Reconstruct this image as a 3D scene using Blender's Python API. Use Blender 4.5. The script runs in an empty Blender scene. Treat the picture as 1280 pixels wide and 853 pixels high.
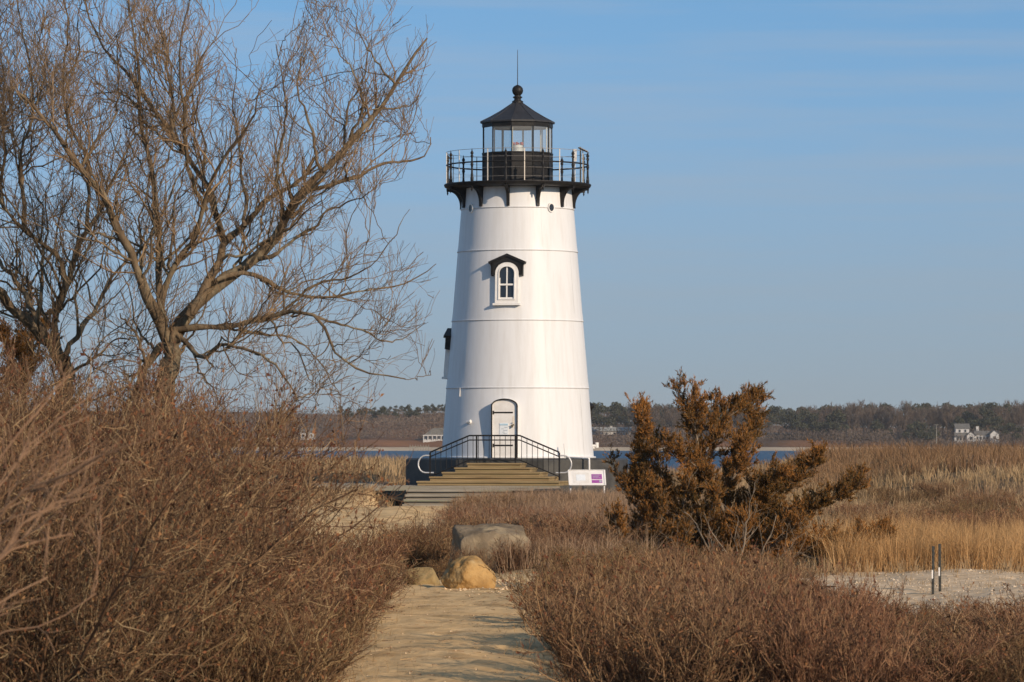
import bpy, math, random
import numpy as np
from mathutils import Vector
R = math.radians
rng = np.random.default_rng(7)
random.seed(7)
sc = bpy.context.scene
col = sc.collection

# ------------------------------------------------------------------ camera, sky, sun
EYE = 1.7
HOR = 554.0            # row of the horizon on the 1280 x 853 photograph
FP = 5040.0            # focal length in those pixels
cd = bpy.data.cameras.new('camera')
cam = bpy.data.objects.new('camera', cd)
col.objects.link(cam)
cam.location = (0, 0, EYE)
cam.rotation_euler = (R(90), 0, 0)
cd.sensor_width = 36.0
cd.lens = 36.0 * FP / 1280.0
cd.shift_y = (HOR - 426.5) / 1280.0
cd.clip_start = 0.1
cd.clip_end = 9000
cd.dof.use_dof = True
cd.dof.focus_distance = 80.0
cd.dof.aperture_fstop = 13.0
sc.camera = cam

SUN_AZ, SUN_EL = R(40), R(21)
to_sun = Vector((math.sin(SUN_AZ) * math.cos(SUN_EL), -math.cos(SUN_AZ) * math.cos(SUN_EL), math.sin(SUN_EL)))
sl = bpy.data.lights.new('sun', 'SUN')
sun = bpy.data.objects.new('sun', sl)
col.objects.link(sun)
sun.rotation_euler = to_sun.to_track_quat('Z', 'Y').to_euler()
sun.location = to_sun * 200
sl.energy = 3.5
sl.angle = R(0.53)
sl.color = (1.0, 0.80, 0.60)

w = bpy.data.worlds.new('World')
sc.world = w
w.use_nodes = True
nt = w.node_tree
nt.nodes.clear()
N = nt.nodes.new
out = N('ShaderNodeOutputWorld')
bg = N('ShaderNodeBackground')
bg.inputs['Strength'].default_value = 0.15
sky = N('ShaderNodeTexSky')
sky.sky_type = 'NISHITA'
sky.sun_disc = False
sky.sun_elevation = SUN_EL
sky.sun_rotation = R(180) - SUN_AZ
sky.air_density = 1.0
sky.dust_density = 0.4
sky.ozone_density = 2.5
tc = N('ShaderNodeTexCoord')
sep = N('ShaderNodeSeparateXYZ')
cmb = N('ShaderNodeCombineXYZ')
mz = N('ShaderNodeMath'); mz.operation = 'MULTIPLY_ADD'
mz.inputs[1].default_value = 1.5; mz.inputs[2].default_value = 0.22
nt.links.new(tc.outputs['Generated'], sep.inputs[0])
nt.links.new(sep.outputs['Z'], mz.inputs[0])
nt.links.new(sep.outputs['X'], cmb.inputs['X']); nt.links.new(sep.outputs['Y'], cmb.inputs['Y'])
nt.links.new(mz.outputs[0], cmb.inputs['Z'])
nrm = N('ShaderNodeVectorMath'); nrm.operation = 'NORMALIZE'
nt.links.new(cmb.outputs[0], nrm.inputs[0])
nt.links.new(nrm.outputs[0], sky.inputs['Vector'])
# thin high cloud: streaks of a paler blue, in the direction of view of the dome
mp = N('ShaderNodeMapping')
mp.inputs['Scale'].default_value = (7.0, 3.0, 110.0)
mp.inputs['Rotation'].default_value = (0, R(1.2), 0)
nt.links.new(tc.outputs['Generated'], mp.inputs['Vector'])
nz = N('ShaderNodeTexNoise')
nz.inputs['Scale'].default_value = 1.0; nz.inputs['Detail'].default_value = 6.0; nz.inputs['Roughness'].default_value = 0.6
nt.links.new(mp.outputs[0], nz.inputs['Vector'])
mr = N('ShaderNodeMapRange')
mr.inputs['From Min'].default_value = 0.42; mr.inputs['From Max'].default_value = 0.75
mr.inputs['To Min'].default_value = 0.0; mr.inputs['To Max'].default_value = 0.4
nt.links.new(nz.outputs['Fac'], mr.inputs['Value'])
tint = N('ShaderNodeMix'); tint.data_type = 'RGBA'; tint.blend_type = 'MULTIPLY'
tint.inputs[0].default_value = 1.0
tint.inputs[7].default_value = (0.71, 0.865, 0.865, 1)
nt.links.new(sky.outputs[0], tint.inputs[6])
mx = N('ShaderNodeMix'); mx.data_type = 'RGBA'
mx.inputs[7].default_value = (2.2, 2.45, 2.85, 1)
nt.links.new(mr.outputs[0], mx.inputs[0])
nt.links.new(tint.outputs[2], mx.inputs[6])
# low haze: the sky greys towards the horizon
hz = N('ShaderNodeMapRange'); hz.interpolation_type = 'SMOOTHSTEP'
hz.inputs['From Min'].default_value = -0.02; hz.inputs['From Max'].default_value = 0.125
hz.inputs['To Min'].default_value = 1.0; hz.inputs['To Max'].default_value = 0.0
nt.links.new(sep.outputs['Z'], hz.inputs['Value'])
hm = N('ShaderNodeMix'); hm.data_type = 'RGBA'
hm.inputs[7].default_value = (1.66, 1.89, 2.05, 1)
nt.links.new(hz.outputs[0], hm.inputs[0]); nt.links.new(mx.outputs[2], hm.inputs[6])
nt.links.new(hm.outputs[2], bg.inputs['Color'])
nt.links.new(bg.outputs[0], out.inputs['Surface'])

vs = sc.view_settings
vs.view_transform = 'Standard'; vs.look = 'None'; vs.exposure = 0.34; vs.gamma = 1.0
vs.use_curve_mapping = False
cy = sc.cycles
cy.max_bounces = 6; cy.diffuse_bounces = 3; cy.glossy_bounces = 3; cy.transmission_bounces = 6; cy.transparent_max_bounces = 12
cy.sample_clamp_indirect = 6.0
try:
    cy.use_denoising = True
    cy.denoiser = 'OPENIMAGEDENOISE'
except Exception:
    pass

def P(u, v, Y):
    """world point seen at photograph pixel (u, v) at distance Y"""
    return np.array(((u - 640.0) / FP * Y, Y, EYE + (HOR - v) / FP * Y))
def X(u, Y): return (u - 640.0) / FP * Y

# ------------------------------------------------------------------ materials
def new_mat(name):
    m = bpy.data.materials.new(name); m.use_nodes = True
    n = m.node_tree
    return m, n, n.nodes['Principled BSDF']
def setp(b, **k):
    for kk, v in k.items(): b.inputs[kk.replace('_', ' ')].default_value = v
def c4(c): return (c[0], c[1], c[2], 1)

def mat_noise(name, c1, c2, scale=3.0, rough=0.7, bump=0.0, bscale=40.0, detail=6, stretch=(1, 1, 1), spec=0.5, lo=0.3, hi=0.7, metallic=0.0, c3=None, s3=0.7, bdist=0.02):
    m, n, b = new_mat(name)
    t = n.nodes.new('ShaderNodeTexCoord'); mp = n.nodes.new('ShaderNodeMapping')
    mp.inputs['Scale'].default_value = stretch
    n.links.new(t.outputs['Object'], mp.inputs['Vector'])
    z = n.nodes.new('ShaderNodeTexNoise'); z.inputs['Scale'].default_value = scale; z.inputs['Detail'].default_value = detail; z.inputs['Roughness'].default_value = 0.62
    n.links.new(mp.outputs[0], z.inputs['Vector'])
    r = n.nodes.new('ShaderNodeValToRGB')
    r.color_ramp.elements[0].position = lo; r.color_ramp.elements[0].color = c4(c1)
    r.color_ramp.elements[1].position = hi; r.color_ramp.elements[1].color = c4(c2)
    n.links.new(z.outputs['Fac'], r.inputs[0])
    last = r.outputs[0]
    if c3 is not None:
        z3 = n.nodes.new('ShaderNodeTexNoise'); z3.inputs['Scale'].default_value = scale * s3; z3.inputs['Detail'].default_value = 4
        z3.noise_dimensions = '4D'; z3.inputs['W'].default_value = 5.0
        n.links.new(mp.outputs[0], z3.inputs['Vector'])
        r3 = n.nodes.new('ShaderNodeMapRange'); r3.inputs['From Min'].default_value = 0.5; r3.inputs['From Max'].default_value = 0.66
        n.links.new(z3.outputs['Fac'], r3.inputs['Value'])
        mm = n.nodes.new('ShaderNodeMix'); mm.data_type = 'RGBA'; mm.inputs[7].default_value = c4(c3)
        n.links.new(r3.outputs[0], mm.inputs[0]); n.links.new(last, mm.inputs[6]); last = mm.outputs[2]
    n.links.new(last, b.inputs['Base Color'])
    setp(b, Roughness=rough, Metallic=metallic); b.inputs['Specular IOR Level'].default_value = spec
    if bump:
        zb = n.nodes.new('ShaderNodeTexNoise'); zb.inputs['Scale'].default_value = bscale; zb.inputs['Detail'].default_value = 5
        n.links.new(mp.outputs[0], zb.inputs['Vector'])
        bp = n.nodes.new('ShaderNodeBump'); bp.inputs['Strength'].default_value = bump; bp.inputs['Distance'].default_value = bdist
        n.links.new(zb.outputs['Fac'], bp.inputs['Height']); n.links.new(bp.outputs[0], b.inputs['Normal'])
    return m

def mat_island(name, cols, rough=0.85, scale=0.25, patch=None, spec=0.2, trans=0.0, vary=False):
    """plant material: each blade, twig or leaf takes its own colour out of the ramp; patch drifts it over metres"""
    m, n, b = new_mat(name)
    g = n.nodes.new('ShaderNodeNewGeometry')
    r = n.nodes.new('ShaderNodeValToRGB')
    els = r.color_ramp.elements
    while len(els) < len(cols): els.new(0.5)
    for i, c in enumerate(cols):
        els[i].position = i / max(1, len(cols) - 1); els[i].color = c4(c)
    t = n.nodes.new('ShaderNodeTexCoord')
    z = n.nodes.new('ShaderNodeTexNoise'); z.inputs['Scale'].default_value = scale; z.inputs['Detail'].default_value = 3
    n.links.new(t.outputs['Object'], z.inputs['Vector'])
    mr_ = n.nodes.new('ShaderNodeMapRange'); mr_.inputs['From Min'].default_value = 0.3; mr_.inputs['From Max'].default_value = 0.7
    n.links.new(z.outputs['Fac'], mr_.inputs['Value'])
    mx_ = n.nodes.new('ShaderNodeMix'); mx_.inputs[0].default_value = 0.45 if patch is None else patch
    n.links.new(g.outputs['Random Per Island'], mx_.inputs[2]); n.links.new(mr_.outputs[0], mx_.inputs[3])
    n.links.new(mx_.outputs[0], r.inputs[0])
    n.links.new(r.outputs[0], b.inputs['Base Color'])
    if vary:      # each plant has a cast of its own: redder, greyer or more olive
        oi = n.nodes.new('ShaderNodeObjectInfo'); rv = n.nodes.new('ShaderNodeValToRGB'); ev = rv.color_ramp.elements
        for c_ in (.35, .65): ev.new(c_)
        for e_, c_ in zip(ev, ((1.08, .90, .86), (1.02, .98, .92), (.82, .84, .70), (1.2, 1.12, .98))): e_.color = (c_[0], c_[1], c_[2], 1)
        n.links.new(oi.outputs['Random'], rv.inputs[0])
        mv = n.nodes.new('ShaderNodeMix'); mv.data_type = 'RGBA'; mv.blend_type = 'MULTIPLY'; mv.inputs[0].default_value = 1.0
        n.links.new(r.outputs[0], mv.inputs[6]); n.links.new(rv.outputs[0], mv.inputs[7]); n.links.new(mv.outputs[2], b.inputs['Base Color'])
    setp(b, Roughness=rough); b.inputs['Specular IOR Level'].default_value = spec
    if trans:
        tr = n.nodes.new('ShaderNodeBsdfTranslucent'); n.links.new(r.outputs[0], tr.inputs['Color'])
        ms = n.nodes.new('ShaderNodeMixShader'); ms.inputs[0].default_value = trans
        o = n.nodes['Material Output']
        n.links.new(b.outputs[0], ms.inputs[1]); n.links.new(tr.outputs[0], ms.inputs[2]); n.links.new(ms.outputs[0], o.inputs['Surface'])
    return m

M = {}
# white painted iron plates with faint runs of dirt
def mat_tower():
    m, n, b = new_mat('white_painted_iron')
    t = n.nodes.new('ShaderNodeTexCoord'); mp = n.nodes.new('ShaderNodeMapping'); mp.inputs['Scale'].default_value = (5, 5, 0.35)
    n.links.new(t.outputs['Object'], mp.inputs['Vector'])
    z = n.nodes.new('ShaderNodeTexNoise'); z.inputs['Scale'].default_value = 1.2; z.inputs['Detail'].default_value = 8; z.inputs['Roughness'].default_value = 0.65
    n.links.new(mp.outputs[0], z.inputs['Vector'])
    r = n.nodes.new('ShaderNodeValToRGB')
    r.color_ramp.elements[0].position = 0.25; r.color_ramp.elements[0].color = (0.62, 0.62, 0.61, 1)
    r.color_ramp.elements[1].position = 0.55; r.color_ramp.elements[1].color = (0.695, 0.705, 0.71, 1)
    n.links.new(z.outputs['Fac'], r.inputs[0])
    n.links.new(r.outputs[0], b.inputs['Base Color'])
    z2 = n.nodes.new('ShaderNodeTexNoise'); z2.inputs['Scale'].default_value = 0.8; z2.inputs['Detail'].default_value = 3
    n.links.new(t.outputs['Object'], z2.inputs['Vector'])
    bp = n.nodes.new('ShaderNodeBump'); bp.inputs['Strength'].default_value = 0.12; bp.inputs['Distance'].default_value = 0.05
    n.links.new(z2.outputs['Fac'], bp.inputs['Height']); n.links.new(bp.outputs[0], b.inputs['Normal'])
    setp(b, Roughness=0.42); b.inputs['Specular IOR Level'].default_value = 0.25
    return m
M['tower'] = mat_tower()
M['white'] = mat_noise('white_paint', (0.68, 0.66, 0.62), (0.8, 0.79, 0.76), 4, 0.45, 0.05, 30)
M['cream'] = mat_noise('cream_paint', (0.66, 0.60, 0.50), (0.76, 0.70, 0.60), 4, 0.5)
M['black'] = mat_noise('black_painted_iron', (0.008, 0.008, 0.009), (0.02, 0.019, 0.018), 6, 0.5, 0.15, 30, spec=0.22)
M['roofiron'] = mat_noise('black_roof_iron', (0.016, 0.016, 0.018), (0.034, 0.034, 0.037), 2.5, 0.55, 0.1, 12, stretch=(3, 3, 0.6))
M['plinth'] = mat_noise('dark_granite', (0.03, 0.03, 0.028), (0.075, 0.072, 0.062), 2.2, 0.55, 0.3, 12, c3=(0.02, 0.02, 0.021))
M['galv'] = mat_noise('galvanised_tube', (0.5, 0.5, 0.5), (0.68, 0.67, 0.65), 8, 0.4, metallic=0.3)
M['wire'] = mat_noise('grey_wire', (0.22, 0.21, 0.2), (0.34, 0.32, 0.3), 8, 0.5)
M['glass_dark'] = mat_noise('dark_window_glass', (0.012, 0.015, 0.02), (0.03, 0.035, 0.042), 1.5, 0.06, spec=0.6)
M['wood'] = mat_noise('weathered_step_wood', (0.17, 0.115, 0.05), (0.36, 0.26, 0.13), 1.6, 0.85, 0.3, 25, stretch=(0.5, 2, 9), c3=(0.24, 0.185, 0.085))
M['greywood'] = mat_noise('grey_deck_wood', (0.16, 0.14, 0.11), (0.32, 0.29, 0.235), 1.6, 0.88, 0.3, 25, stretch=(0.5, 3, 9), c3=(0.2, 0.2, 0.14))
M['timber'] = mat_noise('silvered_timber', (0.12, 0.10, 0.075), (0.28, 0.245, 0.19), 1.8, 0.88, 0.4, 25, stretch=(0.5, 3, 12))
M['purple'] = mat_noise('purple_print', (0.27, 0.05, 0.27), (0.33, 0.08, 0.34), 18, 0.5)
M['palepic'] = mat_noise('pale_print', (0.62, 0.6, 0.55), (0.74, 0.73, 0.7), 6, 0.5)
M['bluepic'] = mat_noise('pale_blue_print', (0.38, 0.55, 0.66), (0.45, 0.62, 0.72), 10, 0.5)
M['paper'] = mat_noise('poster_paper', (0.66, 0.71, 0.74), (0.74, 0.78, 0.8), 10, 0.6)
M['ink'] = mat_noise('grey_ink', (0.3, 0.34, 0.38), (0.42, 0.46, 0.5), 20, 0.6)
M['brass'] = mat_noise('brass', (0.25, 0.19, 0.09), (0.4, 0.3, 0.15), 12, 0.35, metallic=0.8)
M['red'] = mat_noise('red_plastic', (0.32, 0.05, 0.06), (0.42, 0.08, 0.08), 9, 0.4)
M['darkmetal'] = mat_noise('dark_post_metal', (0.012, 0.014, 0.012), (0.04, 0.04, 0.035), 9, 0.6)
def mat_glass():
    m, n, b = new_mat('clear_lantern_glass')
    o = n.nodes['Material Output']
    tr = n.nodes.new('ShaderNodeBsdfTransparent'); tr.inputs[0].default_value = (0.88, 0.93, 0.95, 1)
    gl = n.nodes.new('ShaderNodeBsdfGlossy'); gl.inputs['Roughness'].default_value = 0.03
    lw = n.nodes.new('ShaderNodeLayerWeight'); lw.inputs[0].default_value = 0.25
    ms = n.nodes.new('ShaderNodeMixShader')
    n.links.new(lw.outputs['Fresnel'], ms.inputs[0]); n.links.new(tr.outputs[0], ms.inputs[1]); n.links.new(gl.outputs[0], ms.inputs[2])
    # diffuse white mixed into the glass stands in for the panes' whitish reflection
    df = n.nodes.new('ShaderNodeBsdfDiffuse'); df.inputs[0].default_value = (0.75, 0.77, 0.76, 1)
    mf = n.nodes.new('ShaderNodeMixShader'); mf.inputs[0].default_value = 0.14
    n.links.new(ms.outputs[0], mf.inputs[1]); n.links.new(df.outputs[0], mf.inputs[2])
    n.links.new(mf.outputs[0], o.inputs['Surface'])
    return m
M['glass'] = mat_glass()
M['sand'] = mat_noise('pale_sand', (0.60, 0.40, 0.185), (0.78, 0.55, 0.285), 1.3, 0.95, 0.5, 9, detail=9, spec=0.1, c3=(0.46, 0.30, 0.14), s3=1.2, bdist=0.04)
M['gravel'] = mat_noise('grey_shell_gravel', (0.48, 0.345, 0.20), (0.78, 0.60, 0.40), 5, 0.95, 0.5, 7, detail=9, spec=0.1, bdist=0.04)
M['soil'] = mat_noise('dry_thatch_soil', (0.085, 0.055, 0.03), (0.20, 0.14, 0.075), 1.1, 0.95, 0.8, 8, detail=9, spec=0.1, bdist=0.08)
M['farsoil'] = mat_noise('far_heath', (0.10, 0.062, 0.038), (0.24, 0.115, 0.058), 0.035, 0.95, detail=8, spec=0.05, stretch=(1, 1, 3), c3=(0.065, 0.05, 0.038))
M['beach'] = mat_noise('pale_beach', (0.38, 0.31, 0.22), (0.52, 0.43, 0.31), 0.1, 0.95, spec=0.05)
def mat_water():
    m, n, b = new_mat('blue_harbour_water')
    t = n.nodes.new('ShaderNodeTexCoord'); mp = n.nodes.new('ShaderNodeMapping'); mp.inputs['Scale'].default_value = (0.5, 0.12, 1)
    n.links.new(t.outputs['Object'], mp.inputs['Vector'])
    z = n.nodes.new('ShaderNodeTexNoise'); z.inputs['Scale'].default_value = 0.35; z.inputs['Detail'].default_value = 6
    n.links.new(mp.outputs[0], z.inputs['Vector'])
    r = n.nodes.new('ShaderNodeValToRGB')
    r.color_ramp.elements[0].position = 0.35; r.color_ramp.elements[0].color = (0.03, 0.078, 0.14, 1)
    r.color_ramp.elements[1].position = 0.7; r.color_ramp.elements[1].color = (0.048, 0.108, 0.18, 1)
    n.links.new(z.outputs['Fac'], r.inputs[0]); n.links.new(r.outputs[0], b.inputs['Base Color'])
    bp = n.nodes.new('ShaderNodeBump'); bp.inputs['Strength'].default_value = 1.0; bp.inputs['Distance'].default_value = 0.6
    n.links.new(z.outputs['Fac'], bp.inputs['Height']); n.links.new(bp.outputs[0], b.inputs['Normal'])
    setp(b, Roughness=0.5); b.inputs['Specular IOR Level'].default_value = 0.08
    return m
M['water'] = mat_water()
M['shellbits'] = mat_noise('shell_bits', (0.36, 0.27, 0.17), (0.66, 0.56, 0.43), 6, 0.9, spec=0.1)
M['farwhite'] = mat_noise('far_white_paint', (0.40, 0.40, 0.39), (0.56, 0.55, 0.53), .8, 0.7, spec=0.1)
M['bark'] = mat_noise('grey_brown_bark', (0.07, 0.05, 0.033), (0.20, 0.145, 0.088), 6, 0.9, 0.9, 22, spec=0.15, stretch=(1, 1, 0.5), c3=(0.23, 0.19, 0.125))
M['twig'] = mat_island('tan_twigs', [(0.09, 0.06, 0.038), (0.22, 0.145, 0.08), (0.38, 0.265, 0.155)], scale=0.6)
M['shrubtwig'] = mat_island('red_brown_twigs', [(0.045, 0.026, 0.018), (0.13, 0.074, 0.046), (0.20, 0.122, 0.072), (0.47, 0.355, 0.215)], scale=0.9, patch=.12, vary=True)
M['orangetwig'] = mat_island('orange_brown_canes', [(0.2, 0.115, 0.07), (0.32, 0.2, 0.12)], scale=0.9)
M['deadleaf'] = mat_island('curled_dead_leaves', [(0.05, 0.02, 0.013), (0.14, 0.052, 0.028), (0.23, 0.105, 0.045), (0.36, 0.23, 0.11)], scale=0.9)
M['lowtwig'] = mat_island('purple_brown_twigs', [(0.06, 0.036, 0.025), (0.175, 0.10, 0.062), (0.27, 0.168, 0.098), (0.47, 0.335, 0.19)], scale=0.7, patch=.2, vary=True)
M['cedar'] = mat_island('rusty_cedar_leaf', [(0.042, 0.043, 0.015), (0.13, 0.072, 0.02), (0.28, 0.12, 0.028), (0.40, 0.18, 0.046)], scale=1.4, patch=0.5)
M['cedarbark'] = mat_noise('grey_cedar_bark', (0.12, 0.09, 0.062), (0.29, 0.235, 0.175), 7, 0.9, 0.6, 30, spec=0.1)
M['grass'] = mat_island('tan_beach_grass', [(0.19, 0.125, 0.065), (0.36, 0.25, 0.135), (0.52, 0.385, 0.225)], scale=0.2, trans=0.15)
M['goldgrass'] = mat_island('golden_grass', [(0.30, 0.165, 0.068), (0.50, 0.30, 0.13), (0.64, 0.43, 0.215)], scale=0.3, trans=0.15)
M['reed'] = mat_island('brown_heath_stems', [(0.12, 0.075, 0.052), (0.21, 0.135, 0.088), (0.31, 0.21, 0.13), (0.38, 0.27, 0.165)], scale=0.12)
M['reddish'] = mat_island('russet_heath_stems', [(0.12, 0.068, 0.038), (0.225, 0.135, 0.07), (0.35, 0.22, 0.115)], scale=0.1)
M['pineleaf'] = mat_island('dark_pine_green', [(0.032, 0.036, 0.021), (0.055, 0.06, 0.034), (0.085, 0.083, 0.048)], scale=0.3)
M['barewood'] = mat_island('bare_wood_twigs', [(0.075, 0.057, 0.044), (0.13, 0.098, 0.073), (0.20, 0.148, 0.108)], scale=0.03)
M['shingle'] = mat_noise('grey_roof_shingle', (0.10, 0.098, 0.09), (0.17, 0.165, 0.15), 1.2, 0.9, spec=0.1)
M['paleshingle'] = mat_noise('pale_grey_roof', (0.25, 0.265, 0.255), (0.33, 0.345, 0.33), 1.2, 0.9, spec=0.1)
M['trunkgrey'] = mat_noise('grey_trunk', (0.10, 0.085, 0.07), (0.2, 0.17, 0.14), 1.2, 0.9, spec=0.1)
# ------------------------------------------------------------------ object helpers
def tag(o, label=None, cat=None, group=None, kind=None):
    if label: o['label'] = label
    if cat: o['category'] = cat
    if group: o['group'] = group
    if kind: o['kind'] = kind
    return o
def empty(name, loc, rz=0.0):
    o = bpy.data.objects.new(name, None); col.objects.link(o)
    o.location = loc; o.rotation_euler = (0, 0, rz); o.empty_display_size = 0.2
    return o
def link(name, me, mat, parent=None):
    if mat is not None: me.materials.append(mat)
    o = bpy.data.objects.new(name, me); col.objects.link(o)
    if parent is not None: o.parent = parent
    return o
def np_mesh(name, V, quads=None, tris=None, smooth=False):
    V = np.asarray(V, np.float32).reshape(-1, 3)
    me = bpy.data.meshes.new(name)
    loops = []; starts = []; pos = 0; tot = []
    if quads is not None and len(quads):
        q = np.asarray(quads, np.int32).reshape(-1, 4)
        loops.append(q.ravel()); starts.append(np.arange(len(q)) * 4 + pos); tot.append(np.full(len(q), 4)); pos += q.size
    if tris is not None and len(tris):
        t = np.asarray(tris, np.int32).reshape(-1, 3)
        loops.append(t.ravel()); starts.append(np.arange(len(t)) * 3 + pos); tot.append(np.full(len(t), 3)); pos += t.size
    loops = np.concatenate(loops).astype(np.int32); starts = np.concatenate(starts).astype(np.int32)
    me.vertices.add(len(V)); me.vertices.foreach_set('co', V.ravel())
    me.loops.add(len(loops)); me.loops.foreach_set('vertex_index', loops)
    me.polygons.add(len(starts)); me.polygons.foreach_set('loop_start', starts)
    me.polygons.foreach_set('loop_total', np.concatenate(tot).astype(np.int32))
    me.update(calc_edges=True)
    if smooth: me.polygons.foreach_set('use_smooth', np.ones(len(starts), bool))
    return me
class MB:
    """collects solid shapes; build() links them as one mesh object"""
    def __init__(s): s.v = []; s.f = []; s.sm = []
    def add(s, V, F, smooth=False):
        o = len(s.v); s.v += [tuple(map(float, p)) for p in V]; s.f += [tuple(i + o for i in f) for f in F]; s.sm += [smooth] * len(F); return s
    def box(s, c, d, rz=0.0):
        x, y, z = d[0] / 2, d[1] / 2, d[2] / 2
        ca, sa = math.cos(rz), math.sin(rz)
        V = [(c[0] + ca * a * x - sa * b * y, c[1] + sa * a * x + ca * b * y, c[2] + e * z) for e in (-1, 1) for a, b in ((-1, -1), (1, -1), (1, 1), (-1, 1))]
        return s.add(V, [(3, 2, 1, 0), (4, 5, 6, 7), (0, 1, 5, 4), (1, 2, 6, 5), (2, 3, 7, 6), (3, 0, 4, 7)])
    def bar(s, a, b, r, n=6, r2=None, cap=True):
        a, b = Vector(a), Vector(b); d = (b - a).normalized()
        p = d.orthogonal().normalized(); q = d.cross(p); r2 = r if r2 is None else r2
        V = [a + (p * math.cos(2 * math.pi * i / n) + q * math.sin(2 * math.pi * i / n)) * r for i in range(n)] + \
            [b + (p * math.cos(2 * math.pi * i / n) + q * math.sin(2 * math.pi * i / n)) * r2 for i in range(n)]
        F = [(i, (i + 1) % n, n + (i + 1) % n, n + i) for i in range(n)]
        s.add(V, F, True)
        if cap: s.add(V, [tuple(range(n))[::-1], tuple(range(n, 2 * n))])
        return s
    def path(s, pts, r, n=6):
        for a, b in zip(pts[:-1], pts[1:]): s.bar(a, b, r, n)
        return s
    def lathe(s, prof, c=(0, 0, 0), n=12, a0=0.0, smooth=True, closed=False):
        V = [(c[0] + r * math.sin(a0 + 2 * math.pi * i / n), c[1] - r * math.cos(a0 + 2 * math.pi * i / n), c[2] + z) for r, z in prof for i in range(n)]
        k = len(prof)
        F = [(j * n + i, j * n + (i + 1) % n, (j + 1) % k * n + (i + 1) % n, (j + 1) % k * n + i) for j in range(k if closed else k - 1) for i in range(n)]
        return s.add(V, F, smooth)
    def prism(s, pts, a, b, axis='y'):
        """pts: outline in the two other axes, extruded from a to b along axis"""
        def mk(p, t):
            return {'y': (p[0], t, p[1]), 'x': (t, p[0], p[1]), 'z': (p[0], p[1], t)}[axis]
        n = len(pts)
        V = [mk(p, a) for p in pts] + [mk(p, b) for p in pts]
        F = [(i, (i + 1) % n, n + (i + 1) % n, n + i) for i in range(n)] + [tuple(range(n))[::-1], tuple(range(n, 2 * n))]
        return s.add(V, F)
    def band(s, outer, inner, a, b, axis='y', close=True):
        def mk(p, t):
            return {'y': (p[0], t, p[1]), 'x': (t, p[0], p[1]), 'z': (p[0], p[1], t)}[axis]
        n = len(outer); V = [mk(p, a) for p in outer] + [mk(p, a) for p in inner] + [mk(p, b) for p in outer] + [mk(p, b) for p in inner]
        F = []
        for i in range(n if close else n - 1):
            j = (i + 1) % n
            F += [(i, j, n + j, n + i), (2 * n + i, 3 * n + i, 3 * n + j, 2 * n + j), (i, 2 * n + i, 2 * n + j, j), (n + i, n + j, 3 * n + j, 3 * n + i)]
        if not close:
            F += [(0, n, 3 * n, 2 * n), (n - 1, 3 * n - 1, 4 * n - 1, 2 * n - 1)]
        return s.add(V, F)
    def turn(s, k, ang, c=(0, 0)):
        """turn everything from vertex k on by ang about z"""
        ca, sa = math.cos(ang), math.sin(ang)
        for i in range(k, len(s.v)):
            x, y, z = s.v[i]; x -= c[0]; y -= c[1]
            s.v[i] = (c[0] + ca * x - sa * y, c[1] + sa * x + ca * y, z)
        return s
    def build(s, name, mat, parent=None, bevel=0.0):
        me = bpy.data.meshes.new(name); me.from_pydata(s.v, [], s.f)
        me.polygons.foreach_set('use_smooth', s.sm); me.update()
        import bmesh
        b = bmesh.new(); b.from_mesh(me); bmesh.ops.recalc_face_normals(b, faces=b.faces); b.to_mesh(me); b.free()
        o = link(name, me, mat, parent)
        if bevel:
            m = o.modifiers.new('edge', 'BEVEL'); m.width = bevel; m.segments = 2; m.limit_method = 'ANGLE'
        return o
def arch(hw, z0, zs, zc, n=12):
    """window or door outline: straight jambs from z0 to zs, round head to zc"""
    pts = [(-hw, z0), (hw, z0)]
    for i in range(n + 1):
        a = math.pi * i / n
        pts.append((hw * math.cos(a), zs + (zc - zs) * math.sin(a)))
    return pts
def copy_tree(o, parent=None):
    c = o.copy(); col.objects.link(c)
    if parent is not None: c.parent = parent
    for ch in list(o.children): copy_tree(ch, c)
    return c

# ------------------------------------------------------------------ plants: batches of tubes, blades and leaves
def unit(v): return v / np.maximum(np.linalg.norm(v, axis=-1, keepdims=True), 1e-9)
def tubes(Pt, Rd, S=3):
    n, k, _ = Pt.shape
    T = unit(np.gradient(Pt, axis=1))
    ref = unit(rng.normal(size=(n, 1, 3)))
    A = unit(np.cross(T, ref)); B = np.cross(T, A)
    ang = 2 * np.pi * np.arange(S) / S
    V = Pt[:, :, None, :] + Rd[:, :, None, None] * (np.cos(ang)[None, None, :, None] * A[:, :, None, :] + np.sin(ang)[None, None, :, None] * B[:, :, None, :])
    base = (np.arange(n) * k * S)[:, None, None] + (np.arange(k - 1) * S)[None, :, None]
    i = np.arange(S)[None, None, :]; j = (np.arange(S) + 1)[None, None, :] % S
    Q = np.stack([base + i, base + j, base + S + j, base + S + i], -1)
    return V.reshape(-1, 3), Q.reshape(-1, 4)
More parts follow.
